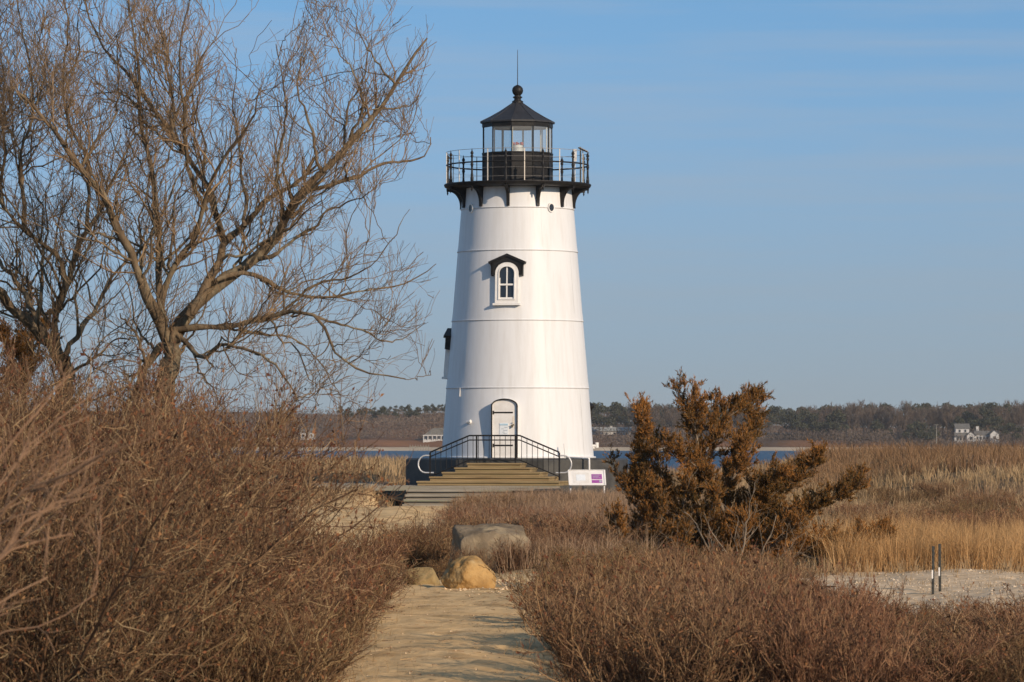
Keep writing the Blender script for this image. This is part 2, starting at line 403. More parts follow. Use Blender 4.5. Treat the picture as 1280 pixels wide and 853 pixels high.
class Plant:
    def __init__(s): s.V = []; s.Q = []; s.T = []; s.n = 0
    def _add(s, V, Q=None, T=None):
        s.V.append(np.asarray(V, np.float32))
        if Q is not None: s.Q.append(Q + s.n)
        if T is not None: s.T.append(T + s.n)
        s.n += len(V)
    def tubes(s, Pt, Rd, S=3):
        V, Q = tubes(Pt, Rd, S); s._add(V, Q); return s
    def leaves(s, C, D, W, L):
        """single triangles: at C along D, length L, width W"""
        n = len(C); side = unit(np.cross(D, unit(rng.normal(size=(n, 3)))))
        V = np.stack([C - side * W[:, None] / 2, C + side * W[:, None] / 2, C + D * L[:, None]], 1).reshape(-1, 3)
        s._add(V, None, np.arange(3 * n).reshape(-1, 3)); return s
    def flakes(s, C, D, W, L):
        """bent four-cornered leaves"""
        n = len(C); side = unit(np.cross(D, unit(rng.normal(size=(n, 3))))); up = np.cross(side, D)
        V = np.stack([C, C + D * L[:, None] * .45 + side * W[:, None] / 2 + up * L[:, None] * .15, C + D * L[:, None], C + D * L[:, None] * .5 - side * W[:, None] / 2 + up * L[:, None] * .12], 1).reshape(-1, 3)
        s._add(V, np.arange(4 * n).reshape(-1, 4)); return s
    def blades(s, B, H, W, lean, az):
        """grass: root B, height H, width W, lean = sideways reach of the tip, az its direction"""
        n = len(B); d = np.stack([np.cos(az), np.sin(az), 0 * az], 1)
        face = rng.uniform(0, 2 * np.pi, n); sd = np.stack([np.cos(face), np.sin(face), 0 * face], 1) * W[:, None] / 2
        up = np.array([0, 0, 1.0])
        m = B + up * H[:, None] * .58 + d * (lean * .3)[:, None]
        t = B + up * (H * (1 - .25 * np.minimum(1, lean / np.maximum(H, 1e-6))))[:, None] + d * lean[:, None]
        V = np.stack([B - sd, B + sd, m - sd * .75, m + sd * .75, t], 1).reshape(-1, 3)
        o = np.arange(n)[:, None] * 5
        s._add(V, o + np.array([[0, 1, 3, 2]]), o + np.array([[2, 3, 4]])); return s
    def mesh(s, name, smooth=False):
        return np_mesh(name, np.concatenate(s.V), np.concatenate(s.Q) if s.Q else None, np.concatenate(s.T) if s.T else None, smooth)
def spawn(Pt, Rd, m, K, L, ang=(25, 55), up=0.3, tr=(0.2, 1.0), rr=0.6, curve=0.35, wig=0.06, rmin=0.0012, side=None, weight=None, tip=0.35, rmax=9.0):
    """m child branches on the branches Pt (n,k,3): returns their points (m,K,3) and radii (m,K)"""
    n, k, _ = Pt.shape
    seglen = np.linalg.norm(np.diff(Pt, axis=1), axis=2).sum(1)
    wgt = seglen if weight is None else weight
    idx = rng.choice(n, m, p=wgt / wgt.sum())
    t = rng.uniform(tr[0], tr[1], m) * (k - 1); i0 = np.minimum(t.astype(int), k - 2); f = (t - i0)[:, None]
    b = Pt[idx, i0] * (1 - f) + Pt[idx, i0 + 1] * f
    tg = unit(Pt[idx, i0 + 1] - Pt[idx, i0])
    r0 = np.minimum((Rd[idx, i0] * (1 - f[:, 0]) + Rd[idx, i0 + 1] * f[:, 0]) * rr, rmax)
    perp = unit(np.cross(tg, unit(rng.normal(size=(m, 3)))))
    a = np.radians(rng.uniform(ang[0], ang[1], m))[:, None]
    d = unit(np.cos(a) * tg + np.sin(a) * perp + np.array([0, 0, up]))
    if side is not None: d = unit(d + np.asarray(side))
    Ln = (rng.uniform(L[0], L[1], m) * np.clip(1.15 - 0.5 * (t / (k - 1)), .4, 1.2))
    s = np.linspace(0, 1, K)
    bend = unit(np.array([0, 0, 1.0]) * rng.uniform(.2, 1, (m, 1)) * (1 if up >= 0 else -1) + rng.normal(size=(m, 3)) * .5)
    Q = b[:, None, :] + d[:, None, :] * (Ln[:, None] * s)[:, :, None] + bend[:, None, :] * (Ln[:, None] * curve * s ** 2)[:, :, None]
    wg = np.cumsum(rng.normal(size=(m, K, 3)) * wig, axis=1) * (Ln / K)[:, None, None] * 2; wg -= wg[:, :1]
    Q = Q + wg
    rad = np.maximum(r0[:, None] * (1 - (1 - tip) * s), rmin)
    return Q, rad
def resample(pts, k):
    pts = np.asarray(pts, float); d = np.r_[0, np.cumsum(np.linalg.norm(np.diff(pts, axis=0), axis=1))]
    s = np.linspace(0, d[-1], k)
    # smooth by a Catmull-Rom style pass
    q = np.stack([np.interp(s, d, pts[:, i]) for i in range(3)], 1)
    for _ in range(2):
        q[1:-1] = q[1:-1] * .5 + (q[:-2] + q[2:]) * .25
    return q
# ------------------------------------------------------------------ ground
def sst(a, b, x):
    t = np.clip((x - a) / (b - a), 0, 1); return t * t * (3 - 2 * t)
def wob(x, y):
    return (np.sin(x * .9 + y * .31) * np.cos(y * .43 - x * .2) * .06 + np.sin(x * 2.3 - y * .7 + 1.3) * .025 + np.sin(x * .21 + 2) * np.cos(y * .11) * .1)
def h(x, y):
    x = np.asarray(x, float); y = np.asarray(y, float)
    z = np.interp(y, [0, 30, 50, 85, 131, 136, 150, 205, 232, 300, 3500], [0, 0, -.1, -.3, -.38, -.22, -.05, .0, -.4, -3.5, -6])
    z = z + .86 * sst(11.2, 15.2, x) * sst(75, 160, y) * (1 - sst(185, 235, y))
    z = z + .62 * (1 - sst(-5.2, -3.0, x)) * sst(143, 158, y) * (1 - sst(185, 225, y))
    z = z + .5 * sst(121, 132, y) * (1 - sst(134, 141, y)) * (1 - sst(-4.7, -4.0, x))
    amp = sst(3, 20, np.abs(y - 138) + np.abs(x) * .8) * (1 - sst(200, 240, y)) * sst(10, 30, y)
    return z + wob(x, y) * amp * sst(0.0, 1.5, np.abs(x - X(560, y)) )
ys = np.r_[-4, np.geomspace(3, 340, 230), 500, 900, 1500, 2500, 4500]
us = np.linspace(-1, 1, 181); us = np.sign(us) * np.abs(us) ** 1.25
gx = us[None, :] * (np.clip(ys, 3, 1e9)[:, None] * .4 + 9); gy = np.repeat(ys[:, None], len(us), 1)
V = np.stack([gx, gy, h(gx, gy)], -1).reshape(-1, 3)
nr, nc = gx.shape
ii = (np.arange(nr - 1)[:, None] * nc + np.arange(nc - 1)[None]).ravel()
o = link('ground', np_mesh('ground', V, np.stack([ii, ii + 1, ii + nc + 1, ii + nc], 1), smooth=True), M['soil'])
tag(o, kind='structure')

def strip(name, rows, mat, lift, nx=64, ny=300, rag=.25):
    """a sheet of sand that follows the ground; rows = (distance, left pixel, right pixel)"""
    rows = np.array(rows, float)
    yy = np.geomspace(rows[0, 0], rows[-1, 0], ny)
    xl = X(np.interp(yy, rows[:, 0], rows[:, 1]), yy); xr = X(np.interp(yy, rows[:, 0], rows[:, 2]), yy)
    xl = xl + rag * (np.sin(yy * 1.7) + np.sin(yy * 4.1 + 1)) * .3; xr = xr + rag * (np.sin(yy * 1.3 + 2) + np.sin(yy * 3.7)) * .3
    t = np.linspace(0, 1, nx)
    gx = xl[:, None] * (1 - t) + xr[:, None] * t; gy = np.repeat(yy[:, None], nx, 1)
    edge = np.minimum(t, 1 - t)[None, :] * (xr - xl)[:, None]
    small = (np.sin(gx * 9 + gy * 3) * np.sin(gy * 5 - gx * 2) + np.sin(gx * 17 + gy * 7 + 2 * np.sin(gy * 1.3))) * .007
    dents = np.zeros_like(gx)
    dr = np.random.default_rng(len(name))
    for _ in range(420):
        a_ = dr.integers(0, ny); b_ = dr.uniform(.08, .92); cx_ = xl[a_] * (1 - b_) + xr[a_] * b_; rr_ = dr.uniform(.07, .16)
        lo_, hi_ = np.searchsorted(yy, [yy[a_] - .6, yy[a_] + .6])
        d2 = ((gx[lo_:hi_] - cx_) / rr_) ** 2 + ((gy[lo_:hi_] - yy[a_]) / (rr_ * 1.7)) ** 2
        dents[lo_:hi_] += dr.uniform(.02, .05) * (np.exp(-d2 / 1.6) * .6 - np.exp(-d2))
    small = small + dents
    gz = h(gx, gy) + lift * np.clip(edge * 4, 0.25, 1) + small * np.clip(edge * 3, 0, 1)
    V = np.stack([gx, gy, gz], -1).reshape(-1, 3)
    ii = (np.arange(ny - 1)[:, None] * nx + np.arange(nx - 1)[None]).ravel()
    o = link(name, np_mesh(name, V, np.stack([ii, ii + 1, ii + nx + 1, ii + nx], 1), smooth=True), mat)
    tag(o, kind='structure'); return o
strip('sand_path', [(22, 330, 740), (28.7, 395, 725), (38, 440, 700), (46, 455, 720), (52, 470, 740), (60, 420, 560), (75, 400, 540), (90, 380, 560), (110, 360, 600), (128, 350, 625), (131.2, 350, 625)], M['sand'], .03)
strip('shell_track', [(39.5, 1150, 1560), (43, 1090, 1500), (48, 1040, 1450), (52, 1010, 1420), (55.5, 1010, 1400), (57, 1040, 1390)], M['gravel'], .03)

# water, the far shore and its hill
me = np_mesh('water', [(-1500, 215, -1), (1500, 215, -1), (1500, 1440, -1), (-1500, 1440, -1)], [(0, 1, 2, 3)])
tag(link('water', me, M['water']), kind='structure')
def far_h(x, y):
    u = 640 + x / y * FP
    shore = 1402 + 6 * np.sin(x * .05) + 4 * np.sin(x * .17 + 1)
    z = np.interp(y - shore, [-30, 0, 9, 20, 26, 60, 140, 210, 300, 900], [-3, -1.05, .1, .5, 2.6, 3.3, 4.0, 8.0, 9.0, 9.5])
    hill = 7.2 * sst(20, 130, y - shore) * (1 - sst(545, 720, u)) * (0.86 + .14 * np.sin(x * .035))
    mid = 1.0 * np.sin(x * .02 + .7) * sst(30, 100, y - shore)
    return z + hill + mid
yy = np.r_[1370, np.linspace(1390, 1440, 26), np.linspace(1445, 1600, 32), np.geomspace(1620, 2400, 12)]
xx = np.linspace(-520, 520, 260)
gx, gy = np.meshgrid(xx, yy); V = np.stack([gx, gy, far_h(gx, gy)], -1).reshape(-1, 3); nc = len(xx)
ii = (np.arange(len(yy) - 1)[:, None] * nc + np.arange(nc - 1)[None]).ravel()
tag(link('far_shore', np_mesh('far_shore', V, np.stack([ii, ii + 1, ii + nc + 1, ii + nc], 1), smooth=True), M['farsoil']), kind='structure')
yy = np.linspace(1388, 1432, 40)
gx, gy = np.meshgrid(xx, yy)
sh = 1402 + 6 * np.sin(gx * .05) + 4 * np.sin(gx * .17 + 1)
tt = np.linspace(0, 1, 8)[:, None]; yb = (1402 + 6 * np.sin(xx * .05) + 4 * np.sin(xx * .17 + 1))[None] + tt * 12 - 1
xb = np.repeat(xx[None], 8, 0)
V = np.stack([xb, yb, far_h(xb, yb) + .06], -1).reshape(-1, 3)
ii = (np.arange(7)[:, None] * nc + np.arange(nc - 1)[None]).ravel()
tag(link('far_beach', np_mesh('far_beach', V, np.stack([ii, ii + 1, ii + nc + 1, ii + nc], 1), smooth=True), M['beach']), kind='structure')
# ------------------------------------------------------------------ lighthouse (door towards local -Y, z as in the world)
LH = empty('lighthouse', (0.194, 140, 0), R(-9.5))
tag(LH, 'white tapering iron lighthouse with black gallery and glass lantern on a dark plinth', 'lighthouse')
def TR(z):      # tower radius at height z
    py = HOR - (z - EYE) / .027778
    return np.interp(py, [236, 262, 316, 402, 485, 573], [68.3, 70.4, 74.8, 81.8, 88.8, 95.3]) * .027778
ZP = 1.18
# octagonal plinth, a flat facing the door
p = MB(); a8 = math.pi / 8
p.lathe([(0.0, ZP - .004), (3.90, ZP - .004), (3.96, ZP - .06), (3.96, -.45)], n=8, a0=a8, smooth=False)
p.build('plinth', M['plinth'], LH, .012)
# tower: iron courses that step in a little at each seam
prof = []
seams = [HOR - 485.5, HOR - 402, HOR - 315.5, HOR - 262.5]
zs = [ZP] + [EYE + s * .027778 for s in seams] + [10.5]
tw = MB(); NS = 96
for i in range(5):
    z0, z1 = zs[i], zs[i + 1]
    tw.lathe([(float(TR(z)) + (.012 if z == z0 and i else 0), z) for z in np.linspace(z0, z1, 8)], n=NS)
for z in zs[1:-1]:
    r = float(TR(z)); tw.lathe([(r - .02, z - .03), (r + .022, z - .028), (r + .026, z + .012), (r - .02, z + .03)], n=NS)
# upright plate joints
for i in range(5):
    for k in range(5):
        th = R(-74 + 72 * k + (36 if i % 2 else 0)); z0, z1 = zs[i] + .03, zs[i + 1] - .03
        rr = [float(TR(z)) + .006 for z in (z0, z1)]
        d = .016
        V = [(rr[0] * math.sin(th - d / 2), -rr[0] * math.cos(th - d / 2), z0), (rr[0] * math.sin(th + d / 2), -rr[0] * math.cos(th + d / 2), z0),
             (rr[1] * math.sin(th + d / 2), -rr[1] * math.cos(th + d / 2), z1), (rr[1] * math.sin(th - d / 2), -rr[1] * math.cos(th - d / 2), z1)]
        tw.add(V, [(0, 1, 2, 3)])
tw.lathe([(2.60, ZP + .002), (2.72, ZP + .002), (2.72, ZP + .05), (2.62, ZP + .07)], n=NS)
tw.build('tower_wall', M['tower'], LH)

def spot(ang, r, z): return (r * math.sin(ang), -r * math.cos(ang), z)
# four small round ports under the gallery
for k in range(4):
    th = R(-45 + 90 * k); z = EYE + (HOR - 263) * .027778; r = float(TR(z))
    g = MB(); k0 = len(g.v)
    ring_o = [(.135 * math.cos(2 * math.pi * i / 18), z + .165 * math.sin(2 * math.pi * i / 18)) for i in range(18)]
    ring_i = [(.10 * math.cos(2 * math.pi * i / 18), z + .125 * math.sin(2 * math.pi * i / 18)) for i in range(18)]
    g.band(ring_o, ring_i, -r - .05, -r + .12); g.turn(k0, th)
    f = g.build('porthole', M['white'], LH)
    g = MB(); g.prism(ring_i, -r - .042, -r + .05); g.turn(0, th)
    g.build('pane', M['glass_dark'], f)

# arched windows with black hoods, one a storey lower each quarter turn
def lean(g, zb):
    g.v = [(x_, y_ + (z_ - zb) * .079, z_) for x_, y_, z_ in g.v]
def window(th, dz):
    zb = EYE + (HOR - 384) * .027778 + dz; zt = EYE + (HOR - 331.5) * .027778 + dz
    SL = .079; hw = .405; y0 = float(TR(zb)); y1 = y0; out_ = -(y0 + .105)
    zspr = zt - .36
    g = MB()
    o_, i_ = arch(hw, zb + .06, zspr, zt), arch(hw - .135, zb + .20, zspr, zt - .135)
    g.band(o_, i_, out_, -y1 + .25)
    # the rounded inner lip
    g.band(arch(hw - .11, zb + .17, zspr, zt - .11), arch(hw - .15, zb + .21, zspr, zt - .15), out_ - .03, out_ + .02)
    lean(g, zb); g.turn(0, th); fr = g.build('window', M['white'], LH, .006)
    g = MB(); g.box((0, out_ + .07, zb + .02), (hw * 2 + .14, .24, .075)); lean(g, zb); g.turn(0, th); g.build('sill', M['white'], fr, .008)
    g = MB(); g.prism(i_, out_ + .06, out_ + .08); lean(g, zb); g.turn(0, th); g.build('glass', M['glass_dark'], fr)
    g = MB(); zm = zb + .2 + (zt - .135 - zb - .2) * .44
    g.box((0, out_ + .045, (zb + zt) / 2 + .03), (.045, .03, zt - zb - .34)); g.box((0, out_ + .038, zm), ((hw - .135) * 2, .045, .06))
    for s in (-1, 1): g.box((s * (hw - .155), out_ + .048, zb + .55), (.04, .03, .75))
    g.box((0, out_ + .044, zb + .225), ((hw - .135) * 2, .035, .06)); lean(g, zb); g.turn(0, th); g.build('sash_bars', M['white'], fr)
    # hood: low gable with arched cheeks
    g = MB(); e = hw + .24; zo = zt + .02
    y_a, y_b = out_ - .04, -y1 + .35
    outl = [(-e, zo), (0, zo + .28), (e, zo), (e - .02, zo - .075), (0, zo + .19), (-e + .02, zo - .075)]
    g.prism(outl, y_a - .03, y_b)
    face_o = [(-e + .06, zo - .05), (-e + .08, zo - .28), (-hw - .10, zo - .50), (-hw - .02, zo - .50)]
    n = 12; lower = [(-(hw + .02) * math.cos(math.pi * i / n), zspr + (zt + .02 - zspr) * math.sin(math.pi * i / n)) for i in range(n + 1)]
    up_ = [(-e + .05, zo - .06), (0, zo + .19), (e - .05, zo - .06)]
    poly = [(-hw - .02, zo - .45), (-hw - .14, zo - .42), (-e + .10, zo - .2)] + up_ + [(e - .10, zo - .2), (hw + .14, zo - .42), (hw + .02, zo - .45)] + lower[::-1]
    V = []
    k = len(poly); g.prism(poly, y_a + .03, y_a + .11)
    for s in (-1, 1):
        cheek = [(y_a + .03, zo - .46), (y_b, zo - .55), (y_b, zo), (y_a + .03, zo)]
        g.prism(cheek, s * (e - .16), s * (e - .09), 'x')
    lean(g, zb); g.turn(0, th); g.build('hood', M['black'], fr)
window(0, 0); window(R(-90), -2.48); window(R(126), -4.90)

# door surround, door and its fittings
zd0, zd1 = ZP + .02, EYE + (HOR - 498) * .027
zspr = zd1 - .24; yd = -(float(TR(ZP)) + .09); hw = .455
g = MB(); g.band(arch(hw, zd0 - .0, zspr, zd1), arch(hw - .042, zd0 + .03, zspr, zd1 - .042), yd, yd + .5)
D = g.build('door_surround', M['white'], LH)
g = MB(); g.band(arch(hw + .005, zd0 - .01, zspr, zd1 + .005)[1:] + [(-hw - .005, zd0 - .01)], arch(hw - .036, zd0, zspr, zd1 - .036)[1:] + [(-hw + .036, zd0)], yd - .035, yd + .012, close=False)
g.build('door_trim', M['black'], D)
g = MB(); g.prism(arch(hw - .044, zd0 + .03, zspr, zd1 - .044), yd + .028, yd + .1)
dl = g.build('door', M['white'], LH)
zz1, zz2 = EYE + (HOR - 515.5) * .027, EYE + (HOR - 557) * .027
for zz in (zz1, zz2):
    g = MB(); g.box((-.06, yd + .035, zz), (.70, .04, .05)); g.bar((-.39, yd + .03, zz - .06), (-.39, yd + .03, zz + .06), .03, 8); g.build('hinge', M['black'], dl)
g = MB(); g.box((.30, yd + .04, zz1 - .25), (.07, .03, .24)); g.bar((.30, yd + .03, zz1 - .34), (.30, yd - .04, zz1 - .34), .02); g.build('lock_plate', M['cream'], dl)
g = MB(); g.bar((.31, yd + .05, zz1 - .42), (.31, yd - .06, zz1 - .42), .028, 8); g.bar((.33, yd - .05, zz1 - .42), (.24, yd - .05, zz1 - .43), .014, 8); g.bar((.27, yd - .01, zz1 - .48), (.27, yd - .05, zz1 - .48), .035, 8); g.build('handle', M['brass'], dl)
g = MB(); g.box((-.02, yd + .022, zz1 - .57), (.30, .016, .42)); po = g.build('poster', M['paper'], dl)
g = MB(); g.box((-.02, yd + .010, zz1 - .41), (.27, .01, .055)); g.build('heading', M['bluepic'], po)
g = MB()
for k, (x_, w_) in enumerate(((.05, .1), (-.06, .08), (.03, .14), (-.03, .07), (.02, .12))): g.box((x_, yd + .010, zz1 - .50 - .055 * k), (w_, .008, .016))
g.build('print', M['ink'], po)
# lamp, conduit and pipe on the wall
th = R(-30); zl = EYE + (HOR - 528.5) * .0272; r = float(TR(zl))
g = MB(); a_ = spot(th, r - .03, zl); b_ = spot(th, r + .16, zl + .02); g.bar(a_, b_, .05, 10); c_ = Vector(b_) + Vector((math.cos(th), math.sin(th), 0)) * .16; g.bar(b_, (c_.x, c_.y, c_.z + .03), .06, 10); g.build('wall_lamp', M['white'], LH)
g = MB(); th = R(-43); g.path([spot(th, float(TR(z)) + .02, z) for z in (3.3, 3.5, 3.6)], .018); g.build('conduit', M['white'], LH)
g = MB(); th = R(47); g.path([spot(th, 4.0, .25), spot(th, 3.98, ZP - .01), spot(th, 2.75, ZP + .03)], .035, 8); g.path([spot(R(42), 3.0, ZP), spot(R(42), 2.95, ZP + .5)], .02, 6); g.build('drain_pipe', M['white'], LH)
g = MB(); th = R(96); g.path([spot(th, 2.6, 1.6), spot(th, 2.78, 1.6)], .05, 8); g.bar(spot(th, 2.76, 1.54), spot(th, 2.76, 1.72), .06, 8); g.build('wall_lamp', M['white'], LH)

# gallery
GZ = 10.67
g = MB(); g.lathe([(1.7, GZ - .16), (2.30, GZ - .16), (2.46, GZ - .14), (2.53, GZ - .10), (2.56, GZ - .03), (2.55, GZ), (1.1, GZ)], n=48, smooth=False)
GA = g.build('gallery', M['black'], LH)
def bracket_mesh():
    g = MB(); zt, zb = GZ - .15, EYE + (HOR - 261.5) * .027778
    rt, rb = float(TR(zt)), float(TR(zb))
    pts = [(-(rt - .05), zt), (-2.50, zt), (-2.50, zt - .07)]
    for i in range(9):
        a = math.pi / 2 * i / 8
        x_ = (2.42 - (rb + .07)) * (1 - math.sin(a)) + rb + .07; z_ = zt - .08 - (zt - .16 - zb) * (1 - math.cos(a)); pts.append((-x_, z_))
    pts += [(-(rb + .08), zb), (-(rb - .05), zb)]
    g.prism(pts, -.05, .05, 'x')
    g.bar((0, -2.47, zt - .12), (0, -2.47, zt + .02), .02, 8, .05); g.bar((0, -2.47, zt - .2), (0, -2.47, zt - .12), .008, 8, .035)
    return g
bal_prof = [(.045, 0), (.05, .03), (.05, .14), (.035, .17), (.045, .2), (.034, .26), (.027, .44), (.036, .52), (.05, .58), (.036, .62), (.03, .68), (.026, .80), (.045, .84), (.045, .88), (.024, .90), (.05, .95), (.046, .99), (.02, 1.04), (.016, 1.06), (.002, 1.14)]
g0 = bracket_mesh().build('bracket', M['black'], GA)
b0 = MB().lathe([(r_ * 1.15, z_) for r_, z_ in bal_prof], (0, -2.46, GZ), 10).build('baluster', M['black'], GA)
s0 = MB().box((0, -2.47, GZ + .55), (.028, .02, 1.1)).build('stanchion', M['cream'], GA)
for k in range(1, 12):
    for src, off in ((g0, 0), (b0, 0), (s0, 0)):
        c = src.copy(); col.objects.link(c); c.parent = GA; c.rotation_euler = (0, 0, R(30 * k))
for o in [q for q in GA.children if q.name.startswith('stanchion')]:
    o.rotation_euler = (0, 0, o.rotation_euler.z + R(15))
def torus(g, r, z, t, n=60):
    g.lathe([(r + t * math.cos(2 * math.pi * i / 6), z + t * math.sin(2 * math.pi * i / 6)) for i in range(6)], n=n, closed=True)
g = MB(); torus(g, 2.46, 11.33, .028); g.build('hand_rail', M['black'], GA)
g = MB()
for z in (11.77, 11.5, 11.12, 10.82): torus(g, 2.48, z, .0045 if z < 11.7 else .009)
g.build('safety_wire', M['wire'], GA)
# aerial and panel on the right of the gallery
th = R(72)
g = MB(); g.bar(spot(th, 2.44, GZ), spot(th, 2.44, 11.9), .025, 8); pm = g.build('aerial_post', M['darkmetal'], GA)
g = MB(); c_ = spot(R(66), 2.36, 11.6); g.box(c_, (.12, .08, .42)); g.build('aerial_box', M['white'], GA)
g = MB(); c_ = Vector(spot(R(76), 2.46, 11.80)); g.prism([(-.16, .08), (.15, -.07), (.16, -.05), (-.15, .10)], -.2, .2); g.turn(0, R(15))
g.v = [(x_ + c_.x, y_ + c_.y, z_ + c_.z) for x_, y_, z_ in g.v]; g.build('solar_panel', M['wire'], GA)

# lantern room, ten-sided
LR_R = 1.215; nL = 10
ZG0, ZG1, ZE = 11.755, 12.66, 12.83
def ring(r, z, k): return (r * math.sin(2 * math.pi * k / nL), -r * math.cos(2 * math.pi * k / nL), z)
g = MB(); g.lathe([(LR_R, GZ - .01), (LR_R, ZG0 - .05), (LR_R + .04, ZG0 - .05), (LR_R + .04, ZG0), (LR_R - .09, ZG0), (LR_R - .09, GZ + .1), (0.0, GZ + .1)], n=nL, smooth=False)
for k in range(nL):
    a_, b_ = Vector(ring(LR_R, GZ, k)), Vector(ring(LR_R, ZG0, k)); g.bar(a_, b_, .03, 6)
g.lathe([(LR_R + .025, 11.2), (LR_R + .025, 11.25), (LR_R - .01, 11.25), (LR_R - .01, 11.2)], n=nL, smooth=False, closed=True)
LRM = g.build('lantern_room', M['black'], LH)
g = MB(); g.lathe([(LR_R - .09, ZG1 - .02), (LR_R + .03, ZG1 - .02), (LR_R + .03, ZE - .01), (LR_R - .09, ZE - .01)], n=nL, smooth=False, closed=True); g.build('eave_band', M['black'], LRM)
g = MB(); g.lathe([(0, ZG1 + .03), (LR_R - .1, ZG1 + .03)], n=nL, smooth=False); g.build('ceiling_panel', M['cream'], LRM)
for k in range(nL):
    a_, b_ = Vector(ring(LR_R - .012, ZG0, k)), Vector(ring(LR_R - .012, ZG1, k))
    mo = MB().bar(a_, b_, .024, 6).build('glazing_bar', M['black'], LRM)
    a_, b_ = Vector(ring(LR_R - .085, ZG0, k)), Vector(ring(LR_R - .085, ZG1, k))
    MB().bar(a_, b_, .027, 6).build('inner_bar', M['cream'], mo)
    c0, c1 = Vector(ring(LR_R - .02, 0, k)), Vector(ring(LR_R - .02, 0, k + 1)); d_ = (c1 - c0) * .03
    q = [c0 + d_, c1 - d_]
    g = MB(); g.add([(q[0].x, q[0].y, ZG0 + .01), (q[1].x, q[1].y, ZG0 + .01), (q[1].x, q[1].y, ZG1 - .03), (q[0].x, q[0].y, ZG1 - .03)], [(0, 1, 2, 3)])
    g.build('glass_pane', M['glass'], LRM)
g = MB(); rp = [(LR_R - .05, ZE - .06), (1.31, ZE - .045), (1.31, ZE + .01), (.95, ZE + .19), (.60, ZE + .39), (.20, ZE + .66), (.16, ZE + .70)]
g.lathe(rp, n=nL, smooth=False)
for k in range(nL):
    for (r_a, z_a), (r_b, z_b) in zip(rp[2:-1], rp[3:]): g.bar(ring(r_a, z_a, k), ring(r_b, z_b, k), .014, 5)
RF = g.build('roof', M['roofiron'], LRM)
g = MB(); g.lathe([(.19, ZE + .66), (.20, ZE + .73), (.13, ZE + .77), (.11, ZE + .82), (.165, ZE + .86), (.165, ZE + .89), (.10, ZE + .92), (.12, ZE + .95), (.175, ZE + 1.02), (.197, ZE + 1.10), (.18, ZE + 1.19), (.12, ZE + 1.26), (.04, ZE + 1.30), (.01, ZE + 1.31)], n=20); g.build('ventilator_ball', M['black'], RF)
g = MB(); g.bar((0, 0, ZE + 1.28), (0, 0, 15.35), .017, 6, .009); g.build('lightning_rod', M['darkmetal'], RF)
# beacon inside the lantern
g = MB(); g.lathe([(.22, GZ + .1), (.2, ZG0 + .05), (.24, ZG0 + .08), (.1, ZG0 + .12)], n=14); BE = g.build('beacon', M['white'], LRM)
g = MB(); g.lathe([(.15, ZG0 + .11), (.18, ZG0 + .14), (.18, ZG0 + .27), (.12, ZG0 + .30)], n=14); g.build('lens', M['palepic'], BE)
for k in range(6):
    MB().box(spot(R(60 * k), .17, ZG0 + .34), (.075, .06, .09), R(60 * k)).build('lamp_head', M['red'], BE)

# ------------------------------------------------------------------ wooden stair, railing, deck, timber steps, sign
ST = empty('wooden_stair', (0.194, 140, 0), R(-9.5))
tag(ST, 'stepped brown wooden stair with black railing climbing to the lighthouse door', 'stair')
DZ = .28; RISE = .15
hw0 = .92
for k in range(5):        # k = 0 top
    hwk = hw0 + .372 * k; z1 = DZ + RISE * (5 - k); yb = -3.70; yf = -3.70 - 1.15 - .30 * k
    g = MB(); g.box((0, (yb + yf) / 2, z1 - .028), (hwk * 2 + .02, yb - yf + .03, .056))
    g.box((0, (yb + yf) / 2 + .02, z1 - .056 - (RISE - .056) / 2), (hwk * 2 - .03, yb - yf - .04, RISE - .056))
    g.build('step', M['wood'], ST, .008)
yR = -4.72; rl0 = hw0 - .06; sl_x = rl0 + 1.34
ztop = DZ + RISE * 5
RA = MB().path([(-sl_x, yR, ztop + .92 - .56), (-rl0, yR, ztop + .92), (rl0, yR, ztop + .92), (sl_x, yR, ztop + .92 - .56)], .026, 8).build('railing', M['black'], ST)
MB().path([(-sl_x, yR, ztop + .77 - .56), (-rl0, yR, ztop + .77), (rl0, yR, ztop + .77), (sl_x, yR, ztop + .77 - .56)], .02, 8).build('middle_rail', M['black'], RA)
MB().path([(-sl_x, yR, ztop + .10 - .56), (-rl0, yR, ztop + .10), (rl0, yR, ztop + .10), (sl_x, yR, ztop + .10 - .56)], .02, 8).build('bottom_rail', M['black'], RA)
for x_ in (-sl_x, -rl0 + .25, rl0 - .15, sl_x):
    drop = max(0, abs(x_) - rl0) * .56 / 1.34
    MB().box((x_, yR, ztop - drop + .45), (.05, .05, .92)).build('post', M['black'], RA)
n_ = 0
for i in range(1, 24):
    x_ = -sl_x + i * (2 * sl_x) / 24
    drop = max(0, abs(x_) - rl0) * .56 / 1.34
    MB().bar((x_, yR, ztop - drop + .1), (x_, yR, ztop - drop + .9), .0115, 6, cap=False).build('baluster', M['black'], RA)
for s in (-1, 1):
    cx, cz = s * sl_x, ztop + .92 - .56 - .44
    pts = [(cx, yR, cz + .33), (cx + s * .10, yR, cz + .33)] + [(cx + s * (.16 + .25 * math.sin(R(t))), yR, cz + .04 + .29 * math.cos(R(t))) for t in range(0, 181, 20)] + [(cx - s * .12, yR, cz - .25)]
    MB().path(pts, .026, 8).build('end_hoop', M['galv'], RA)

